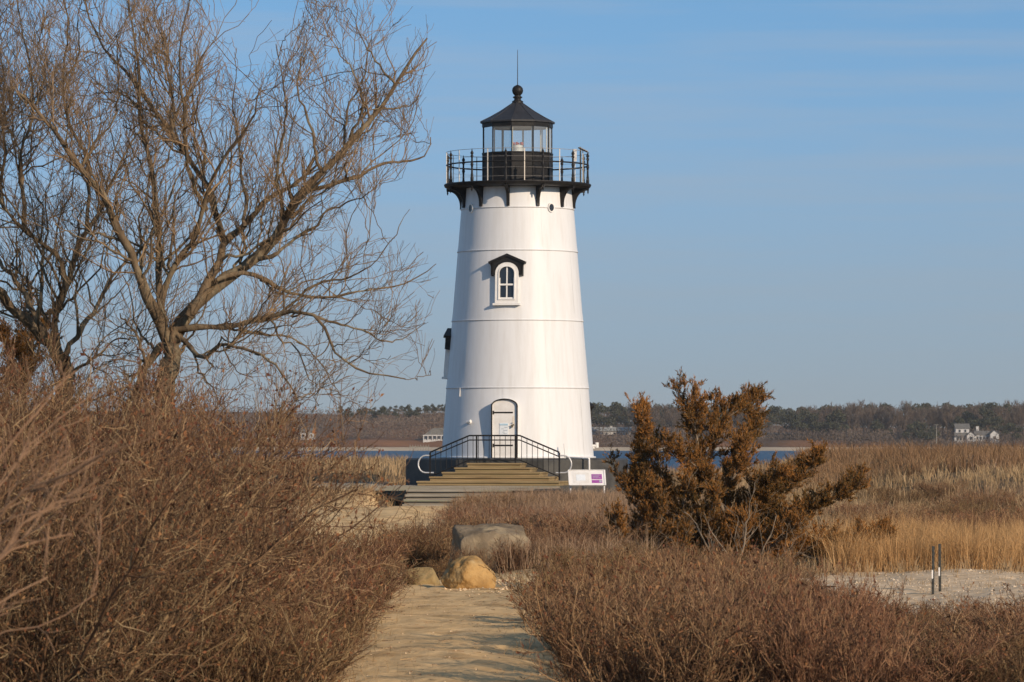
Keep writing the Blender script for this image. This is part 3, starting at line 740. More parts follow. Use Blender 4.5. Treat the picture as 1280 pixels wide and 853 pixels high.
BD = empty('boardwalk_deck', (0, 0, 0)); tag(BD, 'low grey board deck running left from the foot of the lighthouse stair', 'deck')
xl, xr = X(300, 133), X(700, 132.5)
g = MB(); nb = 22
for i in range(nb):
    y0 = 132.45 + i * .165
    g.box(((xl + xr) / 2, y0 + .08, DZ - .022 - (.004 if i % 3 else 0)), (xr - xl, .155, .04))
for i in range(70):
    y0 = 132.45 + (nb + i) * .165; g.box(((xl - 5.6) / 2 + .15, y0 + .08, DZ - .022 - (.003 if i % 2 else 0)), (-4.2 - xl + .6, .155, .04))
g.build('deck_boards', M['greywood'], BD)
g = MB(); g.box(((xl + xr) / 2, 132.43, DZ - .085), (xr - xl - .05, .05, .12)); g.build('fascia', M['greywood'], BD)
g = MB()
for i in range(12): g.box((xl + .4 + i * 1.0, 132.55, -.05), (.1, .1, .5))
for i in range(6): g.box((xr - .02 - (.01 if i else 0), 132.5 + .5 * i, -.02), (.1, .1, .5))
g.build('support_post', M['timber'], BD)

TS = empty('timber_steps', (X(560, 131.5), 131.5, 0)); tag(TS, 'four broad grey timber steps leading down from the deck to the sand', 'steps')
for k in range(4):
    z1 = DZ - .10 - .155 * k; y0 = 132.36 - .38 * k
    xa, xb = X(507 - 1.3 * k, 131.5) - TS.location.x, X(640, 131.5) - TS.location.x
    g = MB(); g.box(((xa + xb) / 2, y0 - .19 - 131.5, z1 - .04), (xb - xa, .40, .08)); g.build('tread', M['greywood'], TS, .012)
    g = MB(); g.box(((xa + xb) / 2 + .01, y0 - .15 - 131.5, z1 - .27), (xb - xa - .04, .30, .36)); g.build('riser', M['timber'], TS, .01)

SG = empty('information_sign', (X(734, 131), 131, 0), R(4)); tag(SG, 'low tilted white sign panel with purple printed boxes beside the stair', 'sign')
zc = EYE + (HOR - 598) / FP * 131; tilt = R(38)
def tl(x_, t_, o_):   # point on the tilted panel: across, up, out
    return (x_, t_ * math.sin(tilt) - o_ * math.cos(tilt), zc + t_ * math.cos(tilt) + o_ * math.sin(tilt))
def slab(g, x0, x1, t0, t1, o0, o1):
    V = [tl(x_, t_, o_) for o_ in (o0, o1) for x_, t_ in ((x0, t0), (x1, t0), (x1, t1), (x0, t1))]
    return g.add(V, [(3, 2, 1, 0), (4, 5, 6, 7), (0, 1, 5, 4), (1, 2, 6, 5), (2, 3, 7, 6), (3, 0, 4, 7)])
g = slab(MB(), -.575, .545, -.29, .29, 0, .03); g.build('panel', M['white'], SG, .004)
g = MB(); slab(g, -.615, -.577, -.31, .31, -.01, .05); slab(g, .547, .60, -.31, .31, -.01, .05); slab(g, -.577, .547, -.315, -.292, -.01, .045); slab(g, -.577, .547, .292, .315, -.01, .045); g.build('frame', M['white'], SG)
g = slab(MB(), -.47, .06, -.22, .2, .032, .036); g.build('picture', M['palepic'], SG)
g = slab(MB(), -.36, -.06, -.13, .12, .039, .042); g.build('map_print', M['paper'], SG)
g = slab(MB(), .14, .48, -.07, .14, .032, .036); g.build('purple_box', M['purple'], SG)
g = slab(MB(), .14, .48, -.22, -.10, .032, .036); g.build('purple_box', M['purple'], SG)
g = MB()
for k in range(3): slab(g, .17, .44 - .06 * (k % 2), .085 - .055 * k, .10 - .055 * k, .038, .04)
slab(g, .38, .46, -.2, -.12, .038, .04); g.build('print', M['ink'], SG)
for s in (-1, 1):
    g = MB(); g.bar((s * .55, .0, -.4), (s * .55, .0, zc - .05), .035, 8); g.build('post', M['galv'], SG)
# ------------------------------------------------------------------ boulders
from mathutils import noise as mn
def rock(name, loc, dims, seed, mat, label, cat='boulder', flat=0.0, rz=0.0, cuts=7, sub=5, group=None, rough=1.0, planes=(), box=.45):
    import bmesh
    b = bmesh.new(); bmesh.ops.create_icosphere(b, subdivisions=sub, radius=1.0)
    rr = random.Random(seed); pl = []
    for i in range(cuts):
        v = Vector((rr.uniform(-1, 1), rr.uniform(-1, .6), rr.uniform(-.6, 1))).normalized(); pl.append((v, rr.uniform(.62, .9)))
    pl += [(Vector(v_).normalized(), d_) for v_, d_ in planes]
    if flat: pl.append((Vector((0.05, -.1, 1)).normalized(), flat))
    for v in b.verts:
        p = v.co.copy()
        q = max(abs(p.x), abs(p.y), abs(p.z)); p = p.lerp(p / q * .85, box)
        for n_, d_ in pl:
            s_ = p.dot(n_) - d_
            if s_ > 0: p -= n_ * s_ * .92
        nn = p * 1.7 + Vector((seed * 3.1, 0, 0))
        p *= 1 + rough * (.07 * mn.noise(nn) + .035 * mn.noise(nn * 3) + .018 * mn.noise(nn * 8) + .009 * mn.noise(nn * 19))
        v.co = Vector((p.x * dims[0] / 2, p.y * dims[1] / 2, p.z * dims[2] / 2))
    me = bpy.data.meshes.new(name); b.to_mesh(me); b.free()
    o = link(name, me, mat); o.location = loc; o.rotation_euler = (0, 0, rz)
    for p in me.polygons: p.use_smooth = sub > 4
    if label: tag(o, label, cat, group)
    return o
M['rock_ochre'] = mat_noise('ochre_granite', (0.27, 0.15, 0.05), (0.5, 0.325, 0.135), 3.5, 0.9, 0.7, 26, detail=9, spec=0.15, c3=(0.46, 0.36, 0.2), s3=.9)
M['rock_grey'] = mat_noise('grey_lichen_granite', (0.12, 0.092, 0.062), (0.27, 0.215, 0.145), 3.0, 0.92, 0.8, 22, detail=9, spec=0.12, c3=(0.34, 0.27, 0.17), s3=1.3)
M['rock_moss'] = mat_noise('mossy_ochre_stone', (0.2, 0.135, 0.06), (0.36, 0.27, 0.13), 4, 0.92, 0.7, 24, detail=9, spec=0.12, c3=(0.13, 0.12, 0.05))
def on(u, Y): return X(u, Y), Y, float(h(X(u, Y), Y))
x_, y_, z_ = on(587, 49); rock('boulder', (x_, y_, -.11 + .19), (.70, .62, .60), 21, M['rock_ochre'], 'rounded ochre orange boulder at the edge of the sand path', planes=[((-.75, -.7, .15), .66), ((.3, -.95, .22), .68), ((.05, -.2, 1), .72), ((1, -.1, .1), .82), ((.65, -.4, .7), .78), ((-.6, -.1, .8), .74), ((.2, -.7, .75), .80), ((.9, -.8, .1), .84), ((-.1, -.9, -.4), .8), ((-.9, -.1, .5), .78), ((-.3, -.3, 1), .72), ((.8, 0, .75), .70), ((.5, -.6, .9), .76), ((-.55, -.8, .7), .74)], cuts=0, box=.2, rough=1.8)
x_, y_, z_ = on(612, 55); rock('boulder', (x_, y_, .13), (1.2, .9, 1.2), 14, M['rock_grey'], 'large flat topped grey boulder standing in the brown undergrowth', planes=[((.12, -1, .12), .62), ((.0, -.15, 1), .66), ((-1, -.35, .1), .80), ((.7, -.5, .6), .80), ((.3, -.2, 1), .70), ((.25, -.8, .6), .74), ((-.4, -.5, .8), .84)], cuts=0, rough=1.3)
x_, y_, z_ = on(528, 50.5); rock('boulder', (x_, y_, z_ + .07), (.52, .45, .38), 8, M['rock_moss'], 'mossy ochre boulder half hidden by shrubs left of the orange one', rz=.8)
x_, y_, z_ = on(683, 49); rock('stone', (x_, y_, z_ + .06), (.22, .2, .17), 5, M['rock_grey'], 'small grey stone where the path meets the right hand shrubs', 'stone', sub=4)
x_, y_, z_ = on(700, 53); rock('stone', (x_, y_, z_ + .08), (.3, .25, .22), 6, M['rock_ochre'], 'small ochre stone on the bank under the cedar', 'stone', sub=4)
# loose pebbles at the boulders' feet: too many to count
pv = []; pf = []; nb = 0
pr = random.Random(4)
for i in range(420):
    if i < 300: yy = pr.gauss(49.5, 1.1); uu = pr.gauss(625, 34)
    else: yy = pr.uniform(27, 48); uu = pr.uniform(450, 690)
    xx_ = X(uu, yy); s = pr.uniform(.006, .03) * (1 if i < 300 else .6); zz = float(h(xx_, yy)) + .03
    vv = [Vector((pr.uniform(-1, 1), pr.uniform(-1, 1), pr.uniform(-.5, 1))).normalized() for _ in range(4)]
    base = [(1, 0, 0), (-.5, .9, 0), (-.5, -.9, 0), (0, 0, .8), (0, 0, -.5)]
    for b_ in base: pv.append((xx_ + (b_[0] + pr.uniform(-.3, .3)) * s, yy + (b_[1] + pr.uniform(-.3, .3)) * s, zz + b_[2] * s))
    pf += [(nb, nb + 1, nb + 3), (nb + 1, nb + 2, nb + 3), (nb + 2, nb, nb + 3), (nb + 1, nb, nb + 4), (nb + 2, nb + 1, nb + 4), (nb, nb + 2, nb + 4)]; nb += 5
tag(link('pebbles', np_mesh('pebbles', np.array(pv), None, np.array(pf)), M['gravel']), 'scattered small stones on the sandy path', 'pebbles', kind='stuff')

pv = []; pf = []; nb = 0
for i in range(1500):
    yy = pr.uniform(40, 56.5); uu = pr.uniform(1040, 1330); xx_ = X(uu, yy); s = pr.uniform(.006, .022) * (1.8 if pr.random() < .08 else 1); zz = float(h(xx_, yy)) + .032
    for b_ in [(1, 0, 0), (-.5, .9, 0), (-.5, -.9, 0), (0, 0, .8), (0, 0, -.5)]: pv.append((xx_ + (b_[0] + pr.uniform(-.3, .3)) * s, yy + (b_[1] + pr.uniform(-.3, .3)) * s, zz + b_[2] * s))
    pf += [(nb, nb + 1, nb + 3), (nb + 1, nb + 2, nb + 3), (nb + 2, nb, nb + 3), (nb + 1, nb, nb + 4), (nb + 2, nb + 1, nb + 4), (nb, nb + 2, nb + 4)]; nb += 5
tag(link('shell_bits', np_mesh('shell_bits', np.array(pv), None, np.array(pf)), M['shellbits']), 'broken shell and small stones strewn over the pale track', 'shell grit', kind='stuff')

# ------------------------------------------------------------------ two metal posts by the track
def post(u, Y, top, lab, lean):
    x_, y_, z_ = on(u, Y); ht = EYE + (HOR - top) / FP * Y - z_
    t = empty('fence_post', (x_, y_, z_)); t.rotation_euler = (0, lean, 0); tag(t, lab, 'post', 'dark metal posts beside the track')
    g = MB(); g.box((0, 0, ht / 2 - .2), (.032, .006, ht + .4)); g.box((0, .018, ht / 2 - .2), (.006, .03, ht + .4))
    for k in range(int(ht / .06)): g.box((0, -.006, .05 + k * .06), (.012, .008, .02))
    g.build('stake', M['darkmetal'], t)
    MB().box((-.008, -.008, ht * .45), (.016, .005, .10)).build('reflector', M['white'], t)
post(1166, 47, 683, 'shorter dark metal post of the pair beside the pale track', R(0.5))
post(1175, 47.6, 680, 'taller dark metal post of the pair beside the pale track', R(-0.5))

# ------------------------------------------------------------------ houses across the water
def gable(g, x0, x1, y0, y1, z0, z1, along='x', over=.3):
    """pitched roof over a block"""
    if along == 'x':
        ym = (y0 + y1) / 2
        g.prism([(y0 - over, z0), (y0 - over, z0 + .15), (ym, z1 + .15), (y1 + over, z0 + .15), (y1 + over, z0), (ym, z1)], x0 - over, x1 + over, 'x')
    else:
        xm = (x0 + x1) / 2
        g.prism([(x0 - over, z0), (x0 - over, z0 + .15), (xm, z1 + .15), (x1 + over, z0 + .15), (x1 + over, z0), (xm, z1)], y0 - over, y1 + over, 'y')
def wall_block(g, x0, x1, y0, y1, z0, z1, gz=None, along='x'):
    g.box(((x0 + x1) / 2, (y0 + y1) / 2, (z0 + z1) / 2), (x1 - x0, y1 - y0, z1 - z0))
    if gz:
        if along == 'y': g.prism([(x0, z1 - .01), (x1, z1 - .01), ((x0 + x1) / 2, gz)], y0 + .01, y1 - .01, 'y')
        else: g.prism([(y0, z1 - .01), (y1, z1 - .01), ((y0 + y1) / 2, gz)], x0 + .01, x1 - .01, 'x')
def win(parent, x, y, z, w_, h_):
    f = MB().box((x, y - .05, z), (w_ + .25, .1, h_ + .25)).build('window', M['farwhite'], parent)
    MB().box((x, y - .115, z), (w_, .04, h_)).build('pane', M['glass_dark'], f)
PX = 1420 / FP
def house_at(u, v, Y=1428):
    p_ = P(u, v, Y); return p_[0], Y, p_[2]
# right: two-storey house with wings
hx, hy, hz = house_at(1220, 551)
H1 = empty('shore_house', (hx, hy, hz)); tag(H1, 'white two storey house with dark roofs and wings among pines on the far shore', 'house')
k = PX
g = MB(); wall_block(g, -27 * k, -8 * k, 0, 6, -1.5, 5 * k, None); wall_block(g, -25 * k, -8 * k, 1.2, 6, 5 * k, 15 * k, 21 * k, 'x'); wall_block(g, -1 * k, 17 * k, 0, 5, -1.5, 7 * k); wall_block(g, 17 * k, 28 * k, -2, 5, -1.5, 8 * k, 13 * k, 'y'); wall_block(g, -12 * k, -1 * k, -1.2, 4, -1.5, 6 * k, 11 * k, 'y')
g.build('wall', M['farwhite'], H1)
g = MB(); gable(g, -25 * k, -8 * k, 1.2, 6, 15 * k, 21 * k); gable(g, -1 * k, 17 * k, 0, 5, 7 * k, 12 * k); gable(g, 17 * k, 28 * k, -2, 5, 8 * k, 13 * k, 'y'); gable(g, -12 * k, -1 * k, -1.2, 4, 6 * k, 11 * k, 'y')
g.prism([(-.6, 5 * k), (1.4, 10 * k), (1.4, 10 * k + .15), (-.6, 5 * k + .15)], -27 * k, -10 * k, 'x')
rf = g.build('roof', M['shingle'], H1)
MB().box((3 * k, 3, 14 * k), (1.0, .9, 2.2)).build('chimney', M['farwhite'], rf)
for u_ in (-23, -19, -15): win(H1, u_ * k, 0, 2.2 * k, 2.3 * k, 3.6 * k)
for u_ in (-20, -13): win(H1, u_ * k, 1.2, 12.2 * k, 2.2 * k, 3.2 * k)
for u_ in (2, 6, 10, 14): win(H1, u_ * k, 0, 3.2 * k, 2.0 * k, 3.4 * k)
win(H1, 22.5 * k, -2, 3.5 * k, 3.5 * k, 4 * k); win(H1, -6.5 * k, -1.2, 3 * k, 4 * k, 3.5 * k)
# long low house right of the tower
hx, hy, hz = house_at(764, 544.5, 1540); k = 1540 / FP
H2 = empty('shore_house', (hx, hy, hz)); tag(H2, 'long low pale house with grey roof on the bank just right of the lighthouse', 'house')
g = MB(); wall_block(g, -26 * k, 24 * k, 0, 6, -2.0, 5.2 * k); g.build('wall', M['farwhite'], H2)
g = MB(); gable(g, -26 * k, 24 * k, 0, 6, 5.2 * k, 10 * k, 'x', .5); rf = g.build('roof', M['paleshingle'], H2)
MB().box((0, 3, 10.5 * k), (.9, .9, 1.4)).build('chimney', M['farwhite'], rf)
for u_ in (-18, -6, 4.5, 12.5, 19): win(H2, u_ * k, 0, 2.4 * k, 2.2 * k, 2.6 * k)
MB().box((-13 * k, -.8, .3), (1.3, 1.4, 1.8)).build('porch', M['farwhite'], H2)
# gabled house seen behind the cedar
hx, hy, hz = house_at(894, 545, 1535); k = 1535 / FP
H3 = empty('shore_house', (hx, hy, hz)); tag(H3, 'small white gabled house on the far shore seen behind the rusty cedar', 'house')
g = MB(); wall_block(g, -9 * k, 4 * k, 0, 5, -2, 9 * k, 15 * k, 'y'); wall_block(g, 4 * k, 13 * k, 1, 5, -2, 6 * k); wall_block(g, -14 * k, -9 * k, 1, 5, -2, 4 * k); g.build('wall', M['farwhite'], H3)
g = MB(); gable(g, -9 * k, 4 * k, 0, 5, 9 * k, 15 * k, 'y', .4); gable(g, 4 * k, 13 * k, 1, 5, 6 * k, 9.5 * k); gable(g, -14 * k, -9 * k, 1, 5, 4 * k, 7 * k); g.build('roof', M['shingle'], H3)
for u_, v_ in ((-6, 3), (0, 3), (-2.5, 10), (8, 3)): win(H3, u_ * k, 0 if u_ < 4 else 1, v_ * k, 2.2 * k, 2.8 * k)
# left: porch house half behind the tower
hx, hy, hz = house_at(546, 553, 1424); k = 1424 / FP
H4 = empty('shore_house', (hx, hy, hz)); tag(H4, 'white house with grey hipped roof and open porch just left of the lighthouse base', 'house')
g = MB(); wall_block(g, -16 * k, 14 * k, 1.5, 7, -2, 8 * k); g.build('wall', M['farwhite'], H4)
g = MB(); a_, b_ = -9 * k, 15 * k; g.prism([(-18 * k, 8 * k), (16 * k, 8 * k), (10 * k, 18 * k), (-4 * k, 18 * k)], 1.2, 7.2, 'y'); g.build('roof', M['shingle'], H4)
g = MB(); g.box((-1 * k, .6, 8.5 * k), (33 * k, 2.6, .35))
for i in range(6): g.box((-16.5 * k + i * 5.5 * k, -.4, 3 * k), (.35, .35, 10 * k))
g.box((-1 * k, -.45, 1.4 * k), (32 * k, .1, .8)); g.build('porch', M['farwhite'], H4)
for u_ in (-12, -6, 0, 6): win(H4, u_ * k, 1.5, 4.2 * k, 2.6 * k, 4.2 * k)
# pale houses behind the thicket
for u_, v_, w_, lab in ((338, 549, 12, 'pale house front glimpsed through the left thicket, the farther left one'), (384, 548, 9, 'pale house front glimpsed through the left thicket, nearer the lighthouse')):
    hx, hy, hz = house_at(u_, v_, 1440)
    Hh = empty('shore_house', (hx, hy, hz)); tag(Hh, lab, 'house')
    g = MB(); wall_block(g, -w_ * k, w_ * k, 0, 5, -2, 7 * k); g.build('wall', M['farwhite'], Hh)
    g = MB(); gable(g, -w_ * k, w_ * k, 0, 5, 7 * k, 12 * k); g.build('roof', M['shingle'], Hh)
    for j in range(3): win(Hh, (-w_ * .6 + j * w_ * .6) * k, 0, 3.5 * k, 2 * k, 3 * k)
# dark low boathouse left of the right hand pines
hx, hy, hz = house_at(972, 545, 1535); k = 1535 / FP
Hb = empty('boat_shed', (hx, hy, hz)); tag(Hb, 'long dark shed under the trees on the far shore right of the cedar', 'shed')
g = MB(); wall_block(g, -20 * k, 18 * k, 0, 5, -2, 2.2 * k); g.build('wall', M['darkmetal'], Hb)
g = MB(); gable(g, -20 * k, 18 * k, 0, 5, 2.2 * k, 3.6 * k); g.build('roof', M['darkmetal'], Hb)
# flag pole by the right hand house
x0_, y0_, z0_ = house_at(1170.5, 551, 1405)
g = MB(); g.bar((x0_, y0_, z0_ - 1), (x0_, y0_, z0_ + 5.6), .16, 8, .11); g.box((x0_, y0_, z0_ + 5.5), (1.6, .12, .14)); tag(g.build('utility_pole', M['greywood'], None), 'pale bare pole standing left of the far right house', 'pole')
# pier below the left house
g = MB(); px0 = X(512, 1395)
g.box((px0 + 3.4, 1394, .35), (6.8, 1.6, .2))
for i in range(8): g.bar((px0 + .2 + i * .92, 1393.4, -1.6), (px0 + .2 + i * .92, 1393.4, 1.1), .11, 6)
tag(g.build('pier', M['greywood'], None), 'small pale wooden pier on the far shore left of the lighthouse', 'pier')
# ------------------------------------------------------------------ bare trees on the left
def limb_pts(uv, Y0, amp, k=14, seed=0, y1=None):
    """a limb drawn by its pixels on the photograph, given its own run in depth"""
    r_ = np.random.default_rng(seed)
    n = len(uv); s = np.linspace(0, 1, n)
    drift = r_.normal() * amp if y1 is None else y1
    dy = drift * s ** 1.2 + np.sin(s * 5 + seed) * .12 * min(1, abs(amp))
    q = resample([P(u, v, Y0 + d) for (u, v), d in zip(uv, dy)], k)
    j = np.cumsum(r_.normal(size=q.shape), 0); j -= j[:1]; j -= np.linspace(0, 1, k)[:, None] * j[-1:]
    return q + j * .016 * np.minimum(1, np.linalg.norm(q[-1] - q[0]) / 1.5)
def outside(Pt):
    """twig tips that would stand clear of the tree's outline"""
    t = Pt[:, -1]; u = 640 + t[:, 0] / t[:, 1] * FP; v = HOR - (t[:, 2] - EYE) / t[:, 1] * FP
    lim = np.interp(v, [-60, 0, 40, 130, 180, 215, 240, 285, 300, 340, 470, 520], [300, 548, 548, 542, 545, 520, 445, 440, 520, 556, 540, 470])
    gap = (u > 255) & (u < 372) & (v < np.interp(u, [255, 300, 345, 372], [40, 95, 70, 25]))
    return (u > lim) | (gap & (rng.uniform(size=len(u)) < .75))
def build_tree(name, Y0, limbs, label, n1, n2, n3, extra=None):
    root = empty(name, tuple(limbs[0]))
    K0 = 20
    LP, LRr = [], []
    for i, (uv, r0, r1, y1) in enumerate(limbs[1]):
        LP.append(limb_pts(uv, Y0 + (0 if not isinstance(y1, tuple) else y1[0]), 1.0, K0, seed=i, y1=(y1 if not isinstance(y1, tuple) else y1[1])))
        LRr.append((np.linspace(0, 1, K0) ** .75 * (r1 - r0) + r0) * .8)
    LP = np.array(LP); LRr = np.array(LRr)
    off = np.array(limbs[0])
    pl = Plant()
    pl.tubes(LP - off, LRr * (1 + .12 * rng.normal(size=LRr.shape)), 9)
    # crooked side limbs
    S1, Q1 = spawn(LP, LRr, 150, 12, (.5, 1.5), (25, 70), .12, (.12, 1.0), .5, .42, .16, .004, rmax=.018, tip=.3)
    k = ~outside(S1); S1, Q1 = S1[k], Q1[k]
    pl.tubes(S1 - off, Q1, 6)
    link('trunk', pl.mesh('trunk', True), M['bark'], root)
    AP = np.concatenate([np.stack([resample(p_, 12) for p_ in LP]), S1]); AR = np.concatenate([LRr[:, np.linspace(0, K0 - 1, 12).astype(int)], Q1])
    tw = Plant()
    B1, R1 = spawn(AP, AR, n1, 8, (.22, .85), (25, 65), .22, (.15, 1.0), .5, .34, .13, .003, rmax=.0115)
    k = ~outside(B1); B1, R1 = B1[k], R1[k]
    B2, R2 = spawn(B1, R1, n2, 6, (.14, .5), (22, 55), .25, (.12, 1.0), .65, .28, .1, .0022)
    k = ~outside(B2); B2, R2 = B2[k], R2[k]
    B3, R3 = spawn(B2, R2, n3, 5, (.08, .30), (20, 48), .22, (.1, 1.0), .75, .22, .08, .0018)
    k = ~outside(B3); B3, R3 = B3[k], R3[k]
    B4, R4 = spawn(AP, AR, n2 // 3, 5, (.12, .45), (25, 60), .35, (.3, 1.0), .12, .25, .08, .002)
    k = ~outside(B4); B4, R4 = B4[k], R4[k]
    tw.tubes(B1 - off, R1, 5); tw.tubes(B2 - off, R2, 4); tw.tubes(B3 - off, R3, 3); tw.tubes(B4 - off, R4, 3)
    link('twigs', tw.mesh('twigs'), M['twig'], root)
    tag(root, label, 'tree'); return root
TA = [
 ([(206, 560), (207, 520), (208, 490), (212, 455), (216, 425)], .155, .125, .05),
 ([(216, 440), (213, 425), (205, 409), (192, 385), (175, 343), (160, 290), (135, 250), (100, 210), (66, 157), (45, 135), (26, 118)], .095, .018, -1.0),
 ([(216, 425), (236, 396), (262, 363), (290, 343), (324, 324), (354, 289), (372, 245), (402, 214), (437, 175), (472, 136), (494, 105), (516, 79), (534, 48)], .11, .012, .4),
 ([(372, 245), (385, 238), (420, 221), (464, 203), (500, 200), (525, 199), (532, 185), (538, 172)], .04, .006, (.2, .3)),
 ([(236, 396), (262, 355), (275, 325), (280, 302), (306, 284), (332, 249), (362, 240), (398, 205)], .075, .02, 1.2),
 ([(280, 302), (268, 270), (258, 240), (249, 219), (219, 175), (184, 127), (153, 83), (128, 55), (112, 20), (105, -20)], .05, .010, (.5, .9)),
 ([(201, 400), (201, 363), (215, 330), (236, 302), (258, 262), (262, 225), (285, 195), (318, 150), (325, 110)], .06, .008, -.9),
 ([(205, 409), (197, 360), (197, 289), (192, 227), (184, 184), (170, 130), (176, 80), (165, 20), (160, -30)], .055, .010, 1.5),
 ([(212, 412), (236, 412), (262, 409), (306, 410), (341, 396), (370, 394), (394, 396), (412, 420), (420, 444), (436, 458), (459, 466), (485, 468), (507, 474)], .05, .008, -.8),
 ([(222, 420), (236, 430), (245, 450), (256, 452), (270, 436), (290, 432), (310, 440), (332, 448), (352, 470), (372, 500)], .04, .008, -1.4),
 ([(271, 350), (290, 340), (315, 343), (345, 356), (381, 369), (420, 374), (450, 372), (472, 369), (500, 362), (525, 348), (545, 330)], .035, .006, .9),
 ([(214, 438), (205, 430), (195, 440), (184, 458), (176, 480), (172, 510)], .06, .05, -.2),
 ([(184, 458), (179, 440), (170, 413), (160, 398), (150, 392)], .025, .008, -.6),
 ([(354, 289), (352, 255), (345, 225), (350, 180), (360, 140), (356, 90), (345, 55)], .03, .006, -.5),
 ([(402, 214), (398, 180), (392, 150), (378, 120), (374, 80), (383, 45)], .025, .005, .6),
 ([(437, 175), (452, 150), (455, 120), (440, 80), (420, 55), (396, 30)], .022, .004, -.3),
 ([(494, 105), (480, 90), (465, 60), (448, 42), (436, 10)], .018, .004, .3),
 ([(324, 324), (350, 322), (385, 300), (405, 270), (440, 250), (462, 240)], .03, .005, -.8),
 ([(300, 410), (330, 430), (350, 425), (380, 440), (410, 470), (425, 500)], .02, .005, .5),
 ([(341, 396), (370, 375), (400, 350), (430, 345), (470, 322), (495, 290), (512, 262)], .022, .004, -.3),
 ([(394, 396), (420, 402), (450, 405), (480, 420), (505, 418), (530, 405)], .02, .004, .6),
 ([(258, 262), (240, 235), (232, 190), (236, 150), (222, 110), (226, 60), (238, 20), (236, -20)], .035, .006, -1.2),
 ([(219, 175), (212, 140), (216, 95), (208, 60), (214, 20), (208, -20)], .022, .005, .6),
 ([(306, 284), (312, 250), (300, 215), (305, 180), (296, 150), (294, 110), (296, 60)], .03, .004, .8),
 ([(100, 210), (120, 180), (140, 165), (150, 130), (142, 90), (146, 50)], .022, .005, -.6),
]
bA = P(206, 620, 42); bA[2] = 0
build_tree('bare_tree', 42.0, (bA, TA), 'spreading bare tree with thick leaning trunk behind the thicket, limbs near the lighthouse', 720, 2800, 5600)
TB = [
 ([(78, 600), (80, 520), (82, 470), (80, 448)], .13, .10, 0.0),
 ([(82, 462), (74, 444), (58, 425), (39, 404), (18, 382), (0, 365), (-30, 340), (-70, 300)], .085, .04, -.7),
 ([(80, 455), (72, 420), (66, 405), (74, 387), (83, 363), (95, 320), (109, 289), (122, 265), (131, 245), (140, 215), (160, 190), (178, 160)], .065, .010, .5),
 ([(80, 448), (92, 425), (100, 400), (112, 378), (130, 352), (150, 330), (168, 310)], .05, .012, 1.0),
 ([(60, 425), (40, 385), (26, 363), (8, 335), (0, 324), (-25, 300), (-45, 250)], .05, .012, .8),
 ([(83, 363), (75, 330), (55, 305), (30, 290), (5, 262), (-10, 230), (-16, 190)], .04, .010, -1.0),
 ([(109, 289), (108, 250), (112, 220), (104, 185), (82, 140), (80, 100), (86, 50), (80, -10)], .035, .007, .9),
 ([(30, 290), (32, 250), (20, 210), (30, 170), (45, 130), (38, 80), (28, 30), (22, -20)], .035, .007, .6),
 ([(5, 262), (2, 220), (8, 180), (-2, 130), (8, 80), (0, 20)], .03, .006, 1.1),
 ([(39, 404), (52, 370), (48, 330), (58, 290), (52, 250), (66, 215)], .03, .006, 1.3),
 ([(86, 470), (105, 455), (130, 442), (150, 428), (172, 424)], .03, .006, -1.0),
 ([(-30, 340), (-10, 300), (-4, 250), (-14, 200), (2, 150)], .03, .008, -.5),
 ([(45, 130), (58, 95), (52, 50), (62, 5)], .018, .005, .4),
 ([(80, 100), (100, 70), (96, 30), (108, -15)], .018, .005, -.5),
]
bB = P(78, 620, 44.5); bB[2] = 0
build_tree('bare_tree', 44.5, (bB, TB), 'second bare tree at the left edge with a thick limb slanting out of the picture', 560, 2300, 4600)

